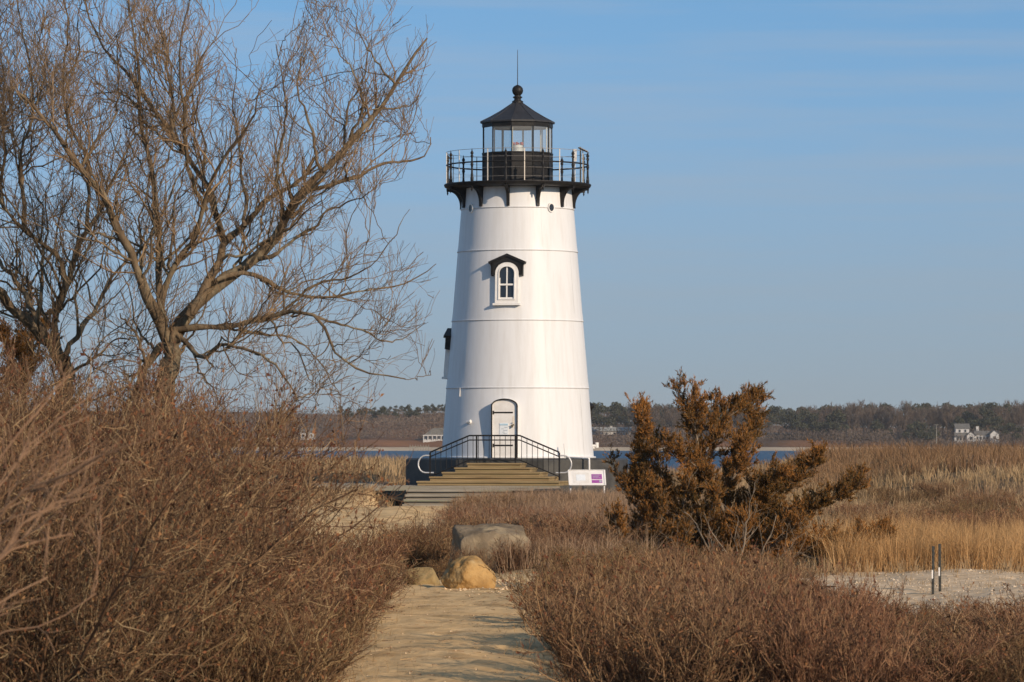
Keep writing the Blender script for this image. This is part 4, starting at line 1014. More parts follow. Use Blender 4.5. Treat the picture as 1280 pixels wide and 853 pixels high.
# ------------------------------------------------------------------ rusty cedars
def cedar(name, limbs, Y0, base, label, n1, n2, nleaf, bare=(), seed=1, dark=0.0, parts=True):
    root = empty(name, tuple(base)); off = np.array(base)
    LP = np.array([limb_pts(uv, Y0, .5, seed=seed * 50 + i, y1=y1) for i, (uv, r0, r1, y1, f) in enumerate(limbs)])
    LRr = np.array([np.linspace(r0, r1, 14) for uv, r0, r1, y1, f in limbs])
    wt = np.array([f for *_, f in limbs]) * np.linalg.norm(np.diff(LP, axis=1), axis=2).sum(1)
    pl = Plant(); pl.tubes(LP - off, LRr * (1 + .08 * rng.normal(size=LRr.shape)), 7)
    if len(bare):
        bp = np.array([limb_pts(uv, Y0 - 1.5, .4, seed=seed * 90 + i) for i, (uv, r0, r1) in enumerate(bare)])
        br = np.array([np.linspace(r0, r1, 14) for uv, r0, r1 in bare])
        pl.tubes(bp - off, br, 6)
        b1, q1 = spawn(bp, br, len(bare) * 9, 6, (.12, .45), (25, 60), .2, (.2, 1), .5, .2, .09, .003)
        b2, q2 = spawn(b1, q1, len(bare) * 16, 5, (.06, .22), (25, 60), .15, (.2, 1), .6, .2, .09, .0022)
        pl.tubes(b1 - off, q1, 4); pl.tubes(b2 - off, q2, 3)
    link('trunk', pl.mesh('trunk', True), M['cedarbark'], root)
    B1, R1 = spawn(LP, LRr, n1, 6, (.07, .33), (30, 70), .26, (.12, 1.0), .4, .3, .06, .003, weight=wt)
    B2, R2 = spawn(B1, R1, n2, 5, (.05, .17), (25, 60), .35, (.2, 1.0), .6, .3, .05, .002)
    br = Plant(); br.tubes(B1 - off, R1, 4); br.tubes(B2 - off, R2, 3)
    link('branches', br.mesh('branches'), M['cedarbark'], root)
    # foliage: short scale-leaf sprays packed along the outer twigs
    SB = np.concatenate([B2.reshape(len(B2), -1, 3)]); k = SB.shape[1]
    i = rng.integers(0, len(SB), nleaf); t = rng.uniform(.1, 1, nleaf) * (k - 1); a = np.minimum(t.astype(int), k - 2); f = (t - a)[:, None]
    C = SB[i, a] * (1 - f) + SB[i, a + 1] * f; D = unit(SB[i, a + 1] - SB[i, a])
    D = unit(D + .75 * unit(rng.normal(size=(nleaf, 3))) + np.array([0, 0, .25]))
    C = C + rng.normal(size=C.shape) * .008
    lf = Plant(); lf.leaves(C - off, D, rng.uniform(.0075, .016, nleaf), rng.uniform(.024, .055, nleaf))
    link('foliage', lf.mesh('foliage'), M['cedar'], root)
    tag(root, label, 'cedar tree'); return root
JL = [  # pixels, radii, depth run, share of foliage
 ([(800, 740), (803, 700), (801, 640), (803, 597), (800, 555), (804, 525), (801, 510)], .042, .006, -.2, 1.9),
 ([(800, 720), (785, 695), (775, 670), (770, 650), (768, 636)], .04, .006, -.6, .9),
 ([(803, 640), (788, 622), (777, 604), (768, 588), (763, 576)], .025, .005, .3, .9),
 ([(802, 660), (820, 630), (830, 600), (822, 570), (818, 545)], .03, .006, .5, 1.1),
 ([(800, 740), (770, 720), (748, 712), (735, 704), (725, 696)], .04, .006, -.3, 1.0),
 ([(802, 700), (830, 680), (850, 650), (858, 620), (862, 600)], .035, .006, -.6, 1.3),
 ([(880, 740), (876, 690), (873, 640), (873, 612), (872, 574), (868, 535), (858, 505), (846, 486)], .04, .005, .1, 1.0),
 ([(872, 560), (870, 535), (866, 510), (869, 492)], .015, .004, -.2, 1.3),
 ([(866, 545), (878, 520), (888, 510), (895, 500)], .012, .004, .2, 1.0),
 ([(873, 600), (885, 570), (898, 530), (914, 515), (930, 508), (949, 496)], .024, .005, .5, 1.8),
 ([(885, 740), (895, 690), (905, 640), (915, 600), (928, 565), (938, 545), (946, 527)], .035, .005, .9, 1.6),
 ([(905, 640), (890, 610), (880, 590), (855, 570), (835, 558)], .025, .006, -.5, 1.2),
 ([(915, 600), (925, 590), (930, 570), (926, 552)], .015, .004, -.3, 1.3),
 ([(895, 735), (915, 690), (930, 644), (960, 620), (993, 606), (1008, 592), (1022, 572)], .03, .005, .2, 2.6),
 ([(940, 640), (950, 610), (958, 596), (978, 590)], .018, .004, -.5, 1.4),
 ([(900, 740), (940, 690), (980, 655), (1015, 638), (1041, 622), (1062, 614), (1075, 604)], .03, .005, -.3, 2.6),
 ([(905, 740), (950, 715), (995, 690), (1030, 682), (1060, 684), (1090, 672), (1110, 664)], .028, .004, .4, 2.4),
 ([(995, 690), (1020, 700), (1045, 695), (1080, 688)], .02, .004, -.2, 1.2),
 ([(880, 730), (900, 710), (930, 700), (960, 690), (985, 668), (1000, 655)], .03, .006, -.9, 1.2),
 ([(870, 735), (862, 700), (850, 670), (845, 640), (835, 615)], .035, .006, .8, 1.4),
 ([(885, 735), (900, 690), (890, 660), (885, 640), (895, 615)], .03, .006, -.7, 1.5),
 ([(790, 740), (810, 710), (835, 700), (850, 690), (872, 680)], .03, .006, .6, 1.2),
 ([(905, 735), (930, 700), (945, 670), (965, 650), (975, 625)], .03, .006, .8, 1.1),
]
for k_ in range(15):
    r_ = np.random.default_rng(900 + k_); ub = r_.uniform(785, 985); vb = r_.uniform(690, 745)
    ue = ub + r_.uniform(-45, 85) * (1 if ub > 830 else .5); ve = vb - r_.uniform(45, 125) * (1 - .5 * max(0, (ub - 900) / 90))
    JL.append(([(ub * .6 + 880 * .4, vb + 25), (ub, vb), ((ub + ue) / 2 + r_.uniform(-12, 12), (vb + ve) / 2), (ue, ve)], .02, .004, r_.uniform(-1.0, 1.0), .62))
JB = [([(917, 722), (895, 705), (880, 680), (870, 655), (855, 640)], .022, .004), ([(917, 722), (908, 690), (893, 670), (880, 640)], .016, .004),
      ([(917, 725), (930, 700), (936, 670), (938, 640), (945, 610)], .022, .004), ([(920, 722), (950, 700), (962, 670), (970, 645)], .016, .004),
      ([(915, 730), (900, 712), (870, 700), (862, 690), (845, 692)], .016, .004), ([(905, 735), (870, 715), (855, 705), (838, 670)], .014, .003),
      ([(925, 725), (955, 715), (985, 690), (998, 670)], .014, .003), ([(955, 760), (970, 735), (985, 705), (1000, 690), (1010, 665)], .014, .003), ([(915, 722), (920, 700), (918, 670), (922, 645)], .013, .003)]
bJ = P(880, 725, 58); bJ[2] = float(h(bJ[0], 58))
JLw = [(uv, r0, r1, y1, f) for uv, r0, r1, y1, f in JL]
cedar('red_cedar', JLw, 58.0, bJ, 'wind bent rusty brown cedar with bare grey lower branches right of the path', 3400, 20000, 330000, JB, 2)
J2 = [([(25, 520), (28, 460), (33, 420), (36, 390), (40, 366)], .04, .006, .2, 1), ([(27, 480), (15, 450), (5, 430), (-8, 415)], .03, .005, -.3, 1), ([(28, 490), (40, 460), (48, 435), (52, 410)], .025, .005, .3, 1), ([(26, 500), (10, 480), (-10, 470), (-25, 455)], .025, .005, .2, 1)]
b2 = P(25, 600, 48); b2[2] = float(h(b2[0], 48))
cedar('red_cedar', J2, 48.0, b2, 'small rusty cedar showing behind the slanting limb at the left edge', 160, 1500, 16000, (), 3)

# ------------------------------------------------------------------ shrubs: a few kinds, copied one by one
def shrub_mesh(stems, Hh, spread, n1, n2, n3, base_r, lean=(0, 0), rad=.009, fl=0, up=.25, l1=(.3, .8), l2=(.12, .38), l3=(.06, .2)):
    az = rng.uniform(0, 2 * np.pi, stems); rr = np.sqrt(rng.uniform(0, 1, stems)) * base_r
    b = np.stack([np.cos(az) * rr, np.sin(az) * rr, np.full(stems, -.12)], 1)
    out_ = rng.uniform(.1, 1, stems) * spread
    az2 = az + rng.normal(size=stems) * .5
    d = unit(np.stack([np.cos(az2) * out_ + lean[0], np.sin(az2) * out_ + lean[1], np.ones(stems)], 1))
    L = Hh * rng.uniform(.7, 1.1, stems) / np.maximum(d[:, 2], .45)
    s = np.linspace(0, 1, 9)
    B0 = b[:, None] + d[:, None] * (L[:, None] * s)[..., None]
    B0 = B0 + np.stack([np.cos(az2), np.sin(az2), -.25 * np.ones(stems)], 1)[:, None] * (L[:, None] * .16 * s ** 2)[..., None]
    wg = np.cumsum(rng.normal(size=B0.shape) * .03 * Hh / 1.5, 1); B0 = B0 + (wg - wg[:, :1])
    R0 = rad * (1 - .75 * s)[None] * rng.uniform(.5, 1.2, (stems, 1)) ** 1.5 * 1.3
    B1, R1 = spawn(B0, R0, n1, 6, l1, (25, 65), up, (.12, 1), .6, .2, .13, .0028)
    B2, R2 = spawn(B1, R1, n2, 5, l2, (25, 65), up, (.1, 1), .7, .2, .13, .0022)
    p = Plant(); p.tubes(B0, R0, 5); p.tubes(B1, R1, 4); p.tubes(B2, R2, 3)
    last, lr = B2, R2
    if n3:
        B3, R3 = spawn(B2, R2, n3, 4, l3, (25, 65), up, (.1, 1), .8, .15, .1, .002); p.tubes(B3, R3, 3); last = B3
    lf = None
    if fl:
        i = rng.integers(0, len(last), fl); a = rng.integers(1, last.shape[1], fl)
        C = last[i, a]; D = unit(unit(last[i, a] - last[i, a - 1]) + .9 * unit(rng.normal(size=(fl, 3))))
        lf = Plant(); lf.flakes(C, D, rng.uniform(.010, .024, fl), rng.uniform(.018, .045, fl))
    return p, lf
def shrub(name, loc, p, lf, m1, m2, label, cat, group):
    o = link(name, p.mesh(name), m1); o.location = loc
    if lf is not None: link('dead_leaves', lf.mesh('dead_leaves'), m2, o)
    tag(o, label, cat, group); return o
def scatter_shrubs(protos, spots, label):
    used = set()
    for j, (x, y, s, sz) in enumerate(spots):
        k = j % len(protos)
        if k in used: o = copy_tree(protos[k])
        else: o = protos[k]; used.add(k)
        o.location = (x, y, float(h(x, y))); o.rotation_euler = (0, 0, random.uniform(0, 6.28)); o.scale = (s, s, sz)
G1 = 'bare brown shrubs of the tall thicket left of the path'
LAB1 = 'bare twiggy brown shrub massed in the tall thicket left of the path'
def tall(o):
    z = np.empty(len(o.data.vertices) * 3, np.float32); o.data.vertices.foreach_get('co', z); return float(np.percentile(z[2::3], 98))
def scatter_shrubs(protos, spots, turn=3.14):
    """spots: x, y, width scale, height of the tips above the ground"""
    used = set(); hts = [tall(p) for p in protos]
    for j, (x, y, s, ht) in enumerate(spots):
        k = j % len(protos)
        if k in used: o = copy_tree(protos[k])
        else: o = protos[k]; used.add(k)
        o.location = (x, y, float(h(x, y))); o.rotation_euler = (0, 0, random.uniform(-turn, turn)); o.scale = (s, s, ht / hts[k])
def tip(u, Y, rows, us):      # height above ground that reaches row v at pixel u
    x = X(u, Y); return EYE + (HOR - float(np.interp(u, us, rows))) / FP * Y - float(h(x, Y))
pro = []
for k in range(6):
    p_, l_ = shrub_mesh(24, 1.75, .8, 300, 1800, 3000, .4, fl=2400, rad=.0115, up=.14, lean=(.42, -.05))
    pro.append(shrub('bare_shrub', (0, 0, 0), p_, l_, M['shrubtwig'], M['deadleaf'], LAB1, 'shrub', G1))
sp = []
for Y, ur, n, step, drop in ((24, 200, 4, .72, 45), (26.5, 215, 5, .75, 40), (29.5, 220, 5, .8, 26), (33, 232, 5, .85, 14), (37, 248, 5, .9, 6), (40.5, 272, 6, .95, 0)):
    for i in range(n):
        x = X(ur, Y) - i * step + random.uniform(-.15, .15); y = Y + random.uniform(-.9, .9); u = 640 + x / y * FP
        ht = tip(u, y, [468, 474, 474, 488, 514, 560], [-100, 0, 200, 300, 360, 420]) - (drop + random.uniform(-12, 30)) / FP * y
        sp.append((x - .62, y, random.uniform(.8, 1.05), ht))
scatter_shrubs(pro, sp, .6)
# lower shrubs along the left edge of the path
G2 = 'knee high brown shrubs along the left edge of the path'
pro = []
for k in range(5):
    p_, l_ = shrub_mesh(44, .68, .7, 330, 1700, 2400, .42, fl=900, l1=(.15, .4), l2=(.08, .22), l3=(.04, .12), rad=.006, up=.3)
    pro.append(shrub('low_shrub', (0, 0, 0), p_, l_, M['shrubtwig'], M['deadleaf'], 'knee high twiggy brown shrub bordering the left edge of the sand path', 'shrub', G2))
sp = []
for Y, u, s, ht in ((25.5, 275, 1, .8), (27, 310, .9, .65), (28.5, 285, 1, .95), (30.5, 315, 1, .95), (31.5, 350, .8, .5), (33, 330, 1, .95), (35, 362, 1, .75), (37, 392, .9, .55), (37.5, 345, 1, .9), (39, 372, 1.0, .8), (41, 402, 1, .62), (43, 425, .9, .6), (43.5, 380, 1.1, .9), (46, 432, .9, .6), (46.5, 395, 1, .62), (48, 410, 1, .5), (49.5, 450, .7, .4), (51, 425, .9, .42), (53.5, 440, .7, .3), (56.5, 512, .85, .62), (57.5, 532, .85, .68), (58, 552, .75, .68), (60, 535, .8, .48), (62, 556, .8, .52), (62.5, 585, .9, .6), (63, 615, 1.0, .62), (52.5, 560, .35, .3), (53.8, 590, .4, .4), (54, 640, .4, .35), (54.2, 660, .5, .4), (55.5, 680, .7, .5)):
    sp.append((X(u, Y), Y, s, ht))
scatter_shrubs(pro, sp)
# near canes at the left edge of the picture, out of focus
def canes(paths, Y0, r0, label, seed):
    b = P(-190, 1250, Y0); b[2] = 0
    root = b; lp = np.array([limb_pts([(-190, 1215)] + uv, Y0, .35, 16, seed=seed + i) for i, uv in enumerate(paths)]); lp = lp - root
    rd = np.repeat(np.linspace(r0, r0 * .35, 16)[None], len(lp), 0)
    p = Plant(); p.tubes(lp, rd * (1 + .08 * rng.normal(size=rd.shape)), 7)
    b1, q1 = spawn(lp, rd, len(paths) * 7, 6, (.12, .38), (25, 60), .25, (.45, 1), .6, .25, .1, .002); p.tubes(b1, q1, 5)
    b2, q2 = spawn(b1, q1, len(paths) * 16, 5, (.06, .2), (25, 60), .2, (.2, 1), .7, .2, .1, .0016); p.tubes(b2, q2, 4)
    o = link('arching_shrub', p.mesh('arching_shrub', True), M['orangetwig']); o.location = root
    tag(o, label, 'shrub'); return o
canes([[(-90, 760), (-30, 660), (40, 605), (110, 572), (162, 556)], [(-110, 800), (-50, 700), (10, 612), (60, 590), (100, 588)], [(-100, 820), (-40, 720), (20, 655), (70, 612), (108, 622)], [(-120, 820), (-60, 760), (0, 680), (50, 668), (90, 668)], [(-130, 780), (-70, 650), (-10, 590), (30, 540), (60, 500)], [(-120, 830), (-50, 780), (10, 760), (60, 722)]], 13.0, .0075,
      'arching orange brown canes close by at the left edge, out of focus', 400)
canes([[(-110, 760), (-40, 640), (30, 560), (90, 520), (120, 490)], [(-110, 800), (-50, 720), (20, 690), (80, 640), (110, 600)], [(-120, 780), (-60, 690), (0, 640), (55, 625), (120, 618)], [(-120, 800), (-50, 760), (10, 700), (40, 640), (50, 590)], [(-120, 840), (-20, 800), (60, 775), (120, 742)]], 15.5, .0075,
      'paler arching canes standing just behind the nearest ones at the left edge', 500)

# right hand thicket in front of the cedar
G3 = 'low russet shrubs in the foreground right of the path'
pro = []
for k in range(6):
    p_, l_ = shrub_mesh(52, .62, .6, 380, 1900, 2300, .48, fl=900, l1=(.15, .4), l2=(.07, .2), l3=(.04, .1), rad=.0055, up=.4)
    pro.append(shrub('russet_shrub', (0, 0, 0), p_, l_, M['lowtwig'], M['deadleaf'], 'low russet shrub of upright stems in the foreground thicket right of the path', 'shrub', G3))
sp = []
for Y, ul, n, step, drop in ((28.3, 832, 6, .58, 12), (30.4, 806, 6, .6, 4), (32.5, 778, 7, .62, 0), (34.5, 750, 7, .62, 0), (36.5, 744, 8, .62, 0), (39, 742, 5, .62, -4), (42, 746, 5, .62, -4), (45.5, 752, 5, .62, -4), (49, 760, 5, .62, -6)):
    for i in range(n):
        x = X(ul, Y) + i * step + random.uniform(-.15, .15); y = Y + random.uniform(-.7, .7); u = 640 + x / y * FP
        ht = tip(u, y, [742, 714, 702, 712, 733, 753, 762, 766], [690, 730, 780, 900, 1000, 1060, 1150, 1300]) - (drop + random.uniform(-20, 30)) / FP * y
        if ht > .12: sp.append((x, y, random.uniform(.8, 1.1) * (1 if ht > .35 else .75), ht))
scatter_shrubs(pro, sp)

# ------------------------------------------------------------------ grass and heath, too many to count
def field(n, ylo, yhi, ul, ur, pw=1.0, keep=None, tuft=14, sp=.11):
    """roots inside a wedge of ground, gathered in tussocks and evenly spread over its area"""
    m = n // tuft
    y = np.sqrt(rng.uniform(ylo ** 2, yhi ** 2, m)); f = rng.uniform(0, 1, m)
    ul_ = np.interp(y, *ul) if isinstance(ul, tuple) else ul; ur_ = np.interp(y, *ur) if isinstance(ur, tuple) else ur
    x = X(ul_ + (ur_ - ul_) * f, y)
    i = np.repeat(np.arange(m), tuft); g = np.clip(rng.exponential(1.0, m), .25, 2.5)
    ox = rng.normal(size=m * tuft) * sp * g[i]; oy = rng.normal(size=m * tuft) * sp * g[i]
    x = x[i] + ox; y = y[i] + oy; az = np.arctan2(oy, ox) + rng.normal(size=m * tuft) * .7; hs = rng.uniform(.6, 1.15, m)[i]
    k = np.ones(len(x), bool) if keep is None else keep(x, y)
    return x[k], y[k], az[k], hs[k]
def clump(x, y, s, seed):
    v = 0
    for i, f in enumerate((1.0, 2.1, 4.3)):
        v = v + np.sin(x / s * f + seed + i * 1.7 + 1.3 * np.sin(y / s * f * .8 + seed)) * np.sin(y / s * f * .9 + seed * 2.1 + i) / (i + 1)
    return v / 1.83
def lawn(name, spec, mat, label, cat):
    pl = Plant()
    for (fd, hl, hh, wk, leanf) in spec:
        x, y, az, hs = fd
        n = len(x); B = np.stack([x, y, h(x, y) - .02], 1)
        H = rng.uniform(hl, hh, n) * hs * (1 + .3 * clump(x, y, 1.7, 3.0))
        W = wk * np.maximum(y, 45) / 50.0 * rng.uniform(.6, 1.3, n)
        pl.blades(B, H, W, H * rng.uniform(.05, leanf, n), az)
    o = link(name, pl.mesh(name), mat); tag(o, label, cat, kind='stuff'); return o
off_plinth = lambda x, y: (np.hypot(x - .19, y - 140) > 4.15) & ~((y > 130.3) & (y < 136.8) & (x < X(712, 132)) & (x > X(300, 132)))
# tan grass: the field right, the bank behind, around the stair
fx1 = field(80000, 62, 210, ([60, 80, 120, 210], [1000, 900, 800, 760]), 1420, keep=lambda x, y: off_plinth(x, y) & (clump(x, y, 5.5, 1.0) > -.15), tuft=18, sp=.16)
fx2 = field(14000, 143, 215, 300, 650, keep=lambda x, y: off_plinth(x, y) & ~((y < 148) & (x < -4)), sp=.2)
fx3 = field(9000, 112, 137, ([112, 137], [600, 640]), 860, keep=off_plinth, sp=.2)
fx4 = field(4200, 124, 132.3, 300, 492, keep=lambda x, y: x + rng.normal(size=len(x)) * .5 < X(455, 131) + (y - 128) * .25)
fx5 = field(1600, 54.8, 57.4, 1000, 1400, tuft=20, sp=.07)
fx6 = field(700, 41, 54, 1040, 1330, tuft=16, sp=.05)
def near_edge(x, y):
    e = np.minimum(np.abs(x - X(np.interp(y, [26, 38, 46, 56], [412, 448, 462, 478]), y)), np.abs(x - X(np.interp(y, [26, 38, 46, 56], [716, 698, 712, 690]), y)))
    return e < rng.exponential(.16, len(x))
fx7 = field(26000, 26.5, 57, 380, 760, keep=near_edge, tuft=10, sp=.04)
fx8 = field(26000, 60, 142, ([60, 142], [-500, -100]), ([60, 142], [330, 330]), sp=.25)
fx9 = field(26000, 60, 215, 1420, 1750, sp=.25)
lawn('beach_grass', [(fx8, .25, .6, .012, .7), (fx9, .3, .7, .011, .7), (fx1, .3, .7, .008, .8), (fx2, .35, .7, .010, .7), (fx3, .25, .5, .010, .7), (fx4, .15, .38, .010, .7), (fx5, .1, .3, .007, .8), (fx6, .05, .16, .006, .8), (fx7, .04, .2, .0055, 1.2)], M['grass'], 'pale tan beach grass over the dunes and field', 'grass')
gx_ = field(64000, 56.8, 66, 1035, 1420, tuft=30, sp=.12)
lawn('golden_grass', [(gx_, .3, .78, .0055, .9)], M['goldgrass'], 'tall golden grass bank beside the pale track', 'grass')
# brown heath: mid field in front of the stair and patches in the right field
off_path = lambda x, y: x + rng.normal(size=len(x)) * .35 > X(np.interp(y, [52, 60, 75, 90, 110, 128, 135], [690, 585, 570, 560, 560, 615, 650]), y)
hx1 = field(84000, 51, 131, ([51, 131], [600, 560]), ([51, 70, 131], [800, 840, 860]), keep=off_path, sp=.16)
hx2 = field(30000, 66, 205, ([66, 90, 205], [860, 820, 780]), 1420, keep=lambda x, y: off_plinth(x, y) & (clump(x, y, 5.5, 1.0) < .12), sp=.2)
hx3 = field(3000, 47, 56, 690, 900)
lawn('heath', [(hx1, .32, .72, .0058, .8), (hx2, .35, .8, .007, .7), (hx3, .1, .3, .007, .8)], M['reed'], 'brown dry heath stems covering the ground between path and lighthouse', 'undergrowth')
rx1 = field(44000, 140, 212, ([140, 212], [1010, 1000]), 1420, keep=lambda x, y: clump(x, y, 9, 4.0) > -.35, sp=.25)
lawn('russet_heath', [(rx1, .5, 1.0, .008, .6)], M['reddish'], 'russet stems on the crest of the right hand dune', 'undergrowth')
# twiggy shrubs standing in the heath and in the field
def dotted(protos, label, group, spots):
    for j, (u, Y, s_, ht) in enumerate(spots):
        o = copy_tree(protos[j % len(protos)]); x = X(u, Y)
        o.location = (x, Y, float(h(x, Y))); o.rotation_euler = (0, 0, random.uniform(0, 6.28)); o.scale = (s_, s_, ht / .72); o['label'] = label; o['group'] = group
dotted(pro, 'twiggy brown shrub standing in the heath between the grey boulder and the stair', 'shrubs in the heath before the stair',
       [(random.uniform(np.interp(Y, [58, 100], [640, 575]), 790), Y, random.uniform(.8, 1.3), random.uniform(.45, .7)) for Y in (58, 59, 61, 63, 64, 66, 68, 71, 74, 77, 80, 83, 87, 91, 95, 99, 104, 108)])
dotted(pro, 'dark twiggy shrub standing among the tan grass of the right hand field', 'shrubs in the right hand field',
       [(random.uniform(1040, 1275), Y, random.uniform(.9, 1.5), random.uniform(.5, .8)) for Y in (68, 69, 71, 73, 75, 77, 79, 82, 85, 88, 92, 96, 101, 106, 112, 118, 125, 132)])
# straw and fallen twigs lying about under the shrubs and along the path
lx = field(24000, 26, 60, ([26, 60], [350, 420]), ([26, 60], [980, 1000]), keep=lambda x, y: (x < X(np.interp(y, [26, 38, 46, 60], [420, 468, 490, 470]), y)) | (x > X(np.interp(y, [26, 38, 46, 60], [700, 690, 700, 600]), y)), tuft=3, sp=.3)[:2]
pl = Plant(); n = len(lx[0]); B = np.stack([lx[0], lx[1], h(*lx) + .015], 1); a = rng.uniform(0, 6.28, n)
D = unit(np.stack([np.cos(a), np.sin(a), rng.uniform(.02, .7, n)], 1)); pl.leaves(B, D, rng.uniform(.004, .009, n), rng.uniform(.05, .22, n))
lx2 = field(900, 26, 52, 440, 690, tuft=2, sp=.4)[:2]; n = len(lx2[0]); B = np.stack([lx2[0], lx2[1], h(*lx2) + .035], 1); a = rng.uniform(0, 6.28, n)
D = unit(np.stack([np.cos(a), np.sin(a), rng.uniform(0, .1, n)], 1)); pl.leaves(B, D, rng.uniform(.003, .008, n), rng.uniform(.03, .16, n))
tag(link('leaf_litter', pl.mesh('leaf_litter'), M['lowtwig']), 'dry straw and fallen twigs beside the path', 'litter', kind='stuff')

# ------------------------------------------------------------------ woods across the water
def crown_pts(n, blobs):
    c = []
    for (bx, by, bz, sx, sy, sz, k) in blobs:
        q = unit(rng.normal(size=(int(n * k), 3))) * (rng.uniform(.55, 1, (int(n * k), 1)) ** .5)
        c.append(q * np.array([sx, sy, sz]) + np.array([bx, by, bz]))
    return np.concatenate(c)
def pine(Ht, wd, nf=1100):
    """a far pine: trunk, and a broken crown of needle clumps"""
    p = Plant(); s = np.linspace(0, 1, 6)
    T = np.stack([.15 * np.sin(s * 3), 0 * s, s * Ht * .93], 1)[None]; p.tubes(T, (.2 * (1 - .8 * s))[None], 5)
    nb = 7; blobs = []
    for i in range(nb):
        z = Ht * rng.uniform(.42, .9); r_ = wd * (1 - .55 * (z / Ht - .4) / .6) * .5; a = rng.uniform(0, 6.28)
        blobs.append((math.cos(a) * r_ * .75, math.sin(a) * r_ * .75, z, r_ * .75, r_ * .75, Ht * .09, 1 / (nb + 1)))
    blobs.append((0, 0, Ht * .9, wd * .22, wd * .22, Ht * .11, 1 / (nb + 1)))
    C = crown_pts(nf, blobs); l = Plant()
    D = unit(rng.normal(size=C.shape) + np.array([0, 0, .5])); l.flakes(C, D, rng.uniform(.3, .6, len(C)), rng.uniform(.45, .9, len(C)))
    return p, l
def baretree(Ht, wd):
    s = np.linspace(0, 1, 6); T = np.stack([.2 * np.sin(s * 3 + rng.uniform(0, 6)), .2 * s, s * Ht * .9], 1)[None]; Rr = (.17 * (1 - .75 * s))[None]
    B1, R1 = spawn(T, Rr, 22, 5, (Ht * .2, Ht * .48), (20, 50), .4, (.25, 1), .6, .2, .05, .05)
    B2, R2 = spawn(B1, R1, 150, 4, (Ht * .08, Ht * .22), (20, 50), .3, (.2, 1), .7, .2, .05, .035)
    B3, R3 = spawn(B2, R2, 420, 3, (Ht * .05, Ht * .12), (20, 55), .3, (.2, 1), .8, .2, .05, .03)
    p = Plant(); p.tubes(T, Rr, 5); q = Plant(); q.tubes(B1, R1, 3); q.tubes(B2, R2, 3); q.tubes(B3, R3, 3)
    return p, q
def place(protos, spots):
    used = set()
    for j, (u, Y, s, sz) in enumerate(spots):
        k = j % len(protos); x = X(u, Y); o = copy_tree(protos[k]) if k in used else protos[k]; used.add(k)
        o.location = (x, Y, float(far_h(x, Y)) - .3); o.rotation_euler = (0, 0, random.uniform(0, 6.28)); o.scale = (s, s, sz)
def canopy(u):      # row of the wood's top on the photograph
    return np.interp(u, [300, 430, 480, 520, 560, 740, 800, 860, 900, 940, 985, 1000, 1060, 1110, 1150, 1190, 1240, 1290, 1400], [517, 517, 513, 511, 510, 510, 509, 513, 511, 510, 516, 512, 508, 510, 511, 509, 508, 507, 508])
NEED = 11.0
protoE = []
GE = 'dark pines in the wood on the far shore'
for k in range(5):
    p_, l_ = pine(NEED, 6.5)
    t = empty('pine_tree', (0, 0, 0)); tag(t, 'dark green pine standing in the wood on the far shore', 'tree', GE)
    link('trunk', p_.mesh('trunk', True), M['trunkgrey'], t); link('crown', l_.mesh('crown'), M['pineleaf'], t); protoE.append(t)
spots = []
for u in np.r_[np.arange(425, 560, 4.2), np.arange(735, 1300, 7.5)]:
    u = u + random.uniform(-4, 4)
    if 560 < u < 735: continue
    if 1048 < u < 1125 and random.random() < .6: continue
    if u < 560: Y = random.uniform(1545, 1640)
    else: Y = random.uniform(1500, 1640)
    zg = float(far_h(X(u, Y), Y)); top = EYE + (HOR - canopy(u) + random.uniform(-1, 7)) / FP * Y
    s = np.clip((top - zg) / NEED, .35, 1.5); spots.append((u, Y, s * random.uniform(.8, 1.15), s))
for u, Y, top in ((989, 1432, 513), (998, 1426, 518), (1007, 1430, 512), (1018, 1428, 517), (1036, 1430, 519), (1046, 1428, 512), (1137, 1424, 530), (1147, 1426, 526), (1156, 1425, 529), (1166, 1427, 533), (1198, 1445, 520), (1208, 1450, 514), (1218, 1446, 518), (1228, 1444, 509), (1238, 1448, 513), (1248, 1446, 520), (1262, 1426, 528), (1274, 1428, 532), (958, 1552, 521), (964, 1555, 516), (840, 1550, 517), (830, 1546, 521), (818, 1552, 515), (808, 1548, 519), (852, 1550, 518), (866, 1552, 522), (920, 1552, 519), (932, 1550, 515), (1112, 1436, 535), (1096, 1440, 524)):
    zg = float(far_h(X(u, Y), Y)); s = (EYE + (HOR - top) / FP * Y - zg) / NEED; spots.append((u, Y, s * 1.1, s))
place(protoE, spots)
protoB = []
GB = 'bare grey brown trees in the wood on the far shore'
for k in range(5):
    p_, q_ = baretree(9.0, 5)
    t = empty('bare_tree', (0, 0, 0)); tag(t, 'bare grey brown tree standing in the wood on the far shore', 'tree', GB)
    link('trunk', p_.mesh('trunk', True), M['trunkgrey'], t); link('crown', q_.mesh('crown'), M['barewood'], t); protoB.append(t)
spots = []
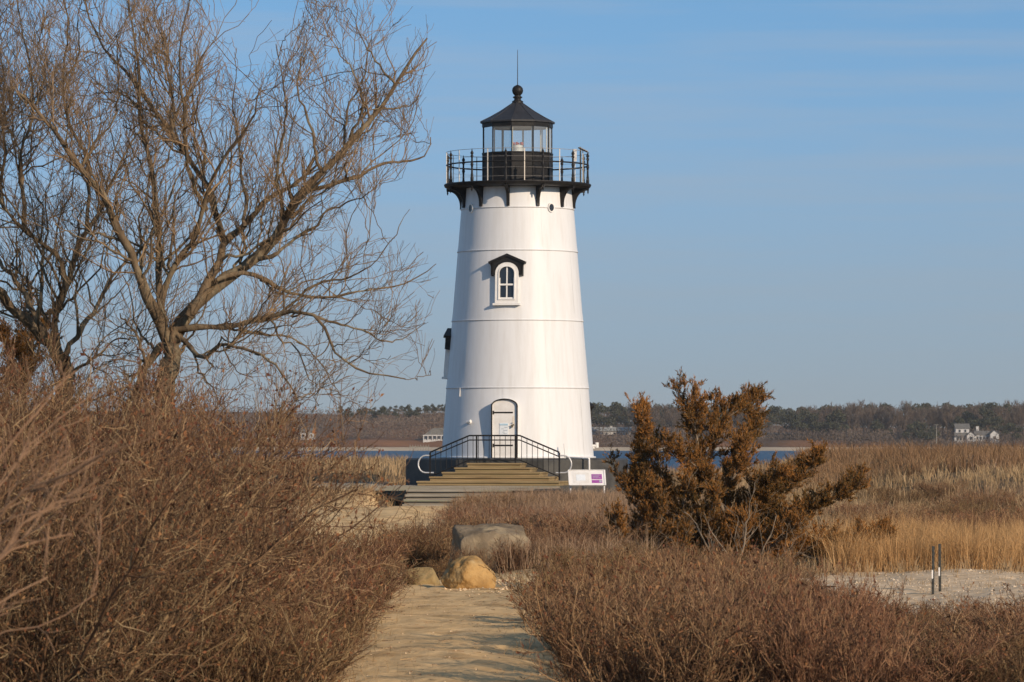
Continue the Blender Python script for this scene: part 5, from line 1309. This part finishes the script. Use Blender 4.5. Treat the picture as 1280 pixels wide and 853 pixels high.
for u in np.arange(738, 1300, 4.2):
    u = u + random.uniform(-2, 2)
    if 980 < u < 988: continue
    Y = random.uniform(1432, 1500) if random.random() < .7 else random.uniform(1500, 1580)
    if 1188 < u < 1252: Y = random.uniform(1450, 1540)
    if (736 < u < 792) or (870 < u < 912) or (950 < u < 994): Y = random.uniform(1560, 1640)
    zg = float(far_h(X(u, Y), Y)); top = EYE + (HOR - canopy(u) - random.uniform(0, 8)) / FP * Y
    s = np.clip((top - zg) / 9.0, .4, 1.5); spots.append((u, Y, s * 1.25, s))
place(protoB, spots)
# scrub on the bank and hillside: one tangled mass
def scrub(n, ulo, uhi, ylo, yhi, hl, hh):
    u = rng.uniform(ulo, uhi, n); y = rng.uniform(ylo, yhi, n); x = X(u, y); z = far_h(x, y); top = rng.uniform(hl, hh, n) * (1 + .5 * clump(x, y, 9, 2.0))
    return np.stack([x, y, z + rng.uniform(0, 1, n) * np.maximum(top, .2)], 1)
C = np.concatenate([scrub(26000, 280, 570, 1430, 1620, 1.0, 3.2), scrub(24000, 735, 1300, 1424, 1450, .6, 1.9), scrub(16000, 990, 1300, 1420, 1450, 1.5, 4.2), scrub(24000, 735, 1300, 1500, 1640, 2, 6), scrub(2500, 1180, 1256, 1408, 1422, .8, 2.0), scrub(30000, -700, 280, 1430, 1640, 1.5, 5.0), scrub(16000, 570, 735, 1430, 1640, 1.5, 5.0), scrub(16000, 1300, 1900, 1430, 1640, 2, 6)])
l = Plant(); D = unit(rng.normal(size=C.shape) + np.array([0, 0, .9])); l.flakes(C, D, rng.uniform(.1, .28, len(C)), rng.uniform(.4, 1.2, len(C)))
tag(link('scrub', l.mesh('scrub'), M['barewood']), 'brown leafless scrub covering the far bank and hillside', 'scrub', kind='stuff')
# ------------------------------------------------------------------ thin sea haze over the whole scene
g = MB(); g.box((0, 1150, 4.5), (2600, 2700, 25))
m = bpy.data.materials.new('sea_haze'); m.use_nodes = True; n = m.node_tree; n.nodes.remove(n.nodes['Principled BSDF'])
v = n.nodes.new('ShaderNodeVolumePrincipled'); v.inputs['Color'].default_value = (0.86, 0.9, 0.95, 1); v.inputs['Density'].default_value = 0.00007
n.links.new(v.outputs[0], n.nodes['Material Output'].inputs['Volume'])
tag(g.build('haze', m), 'thin pale haze over the harbour and far shore', 'haze', kind='stuff')
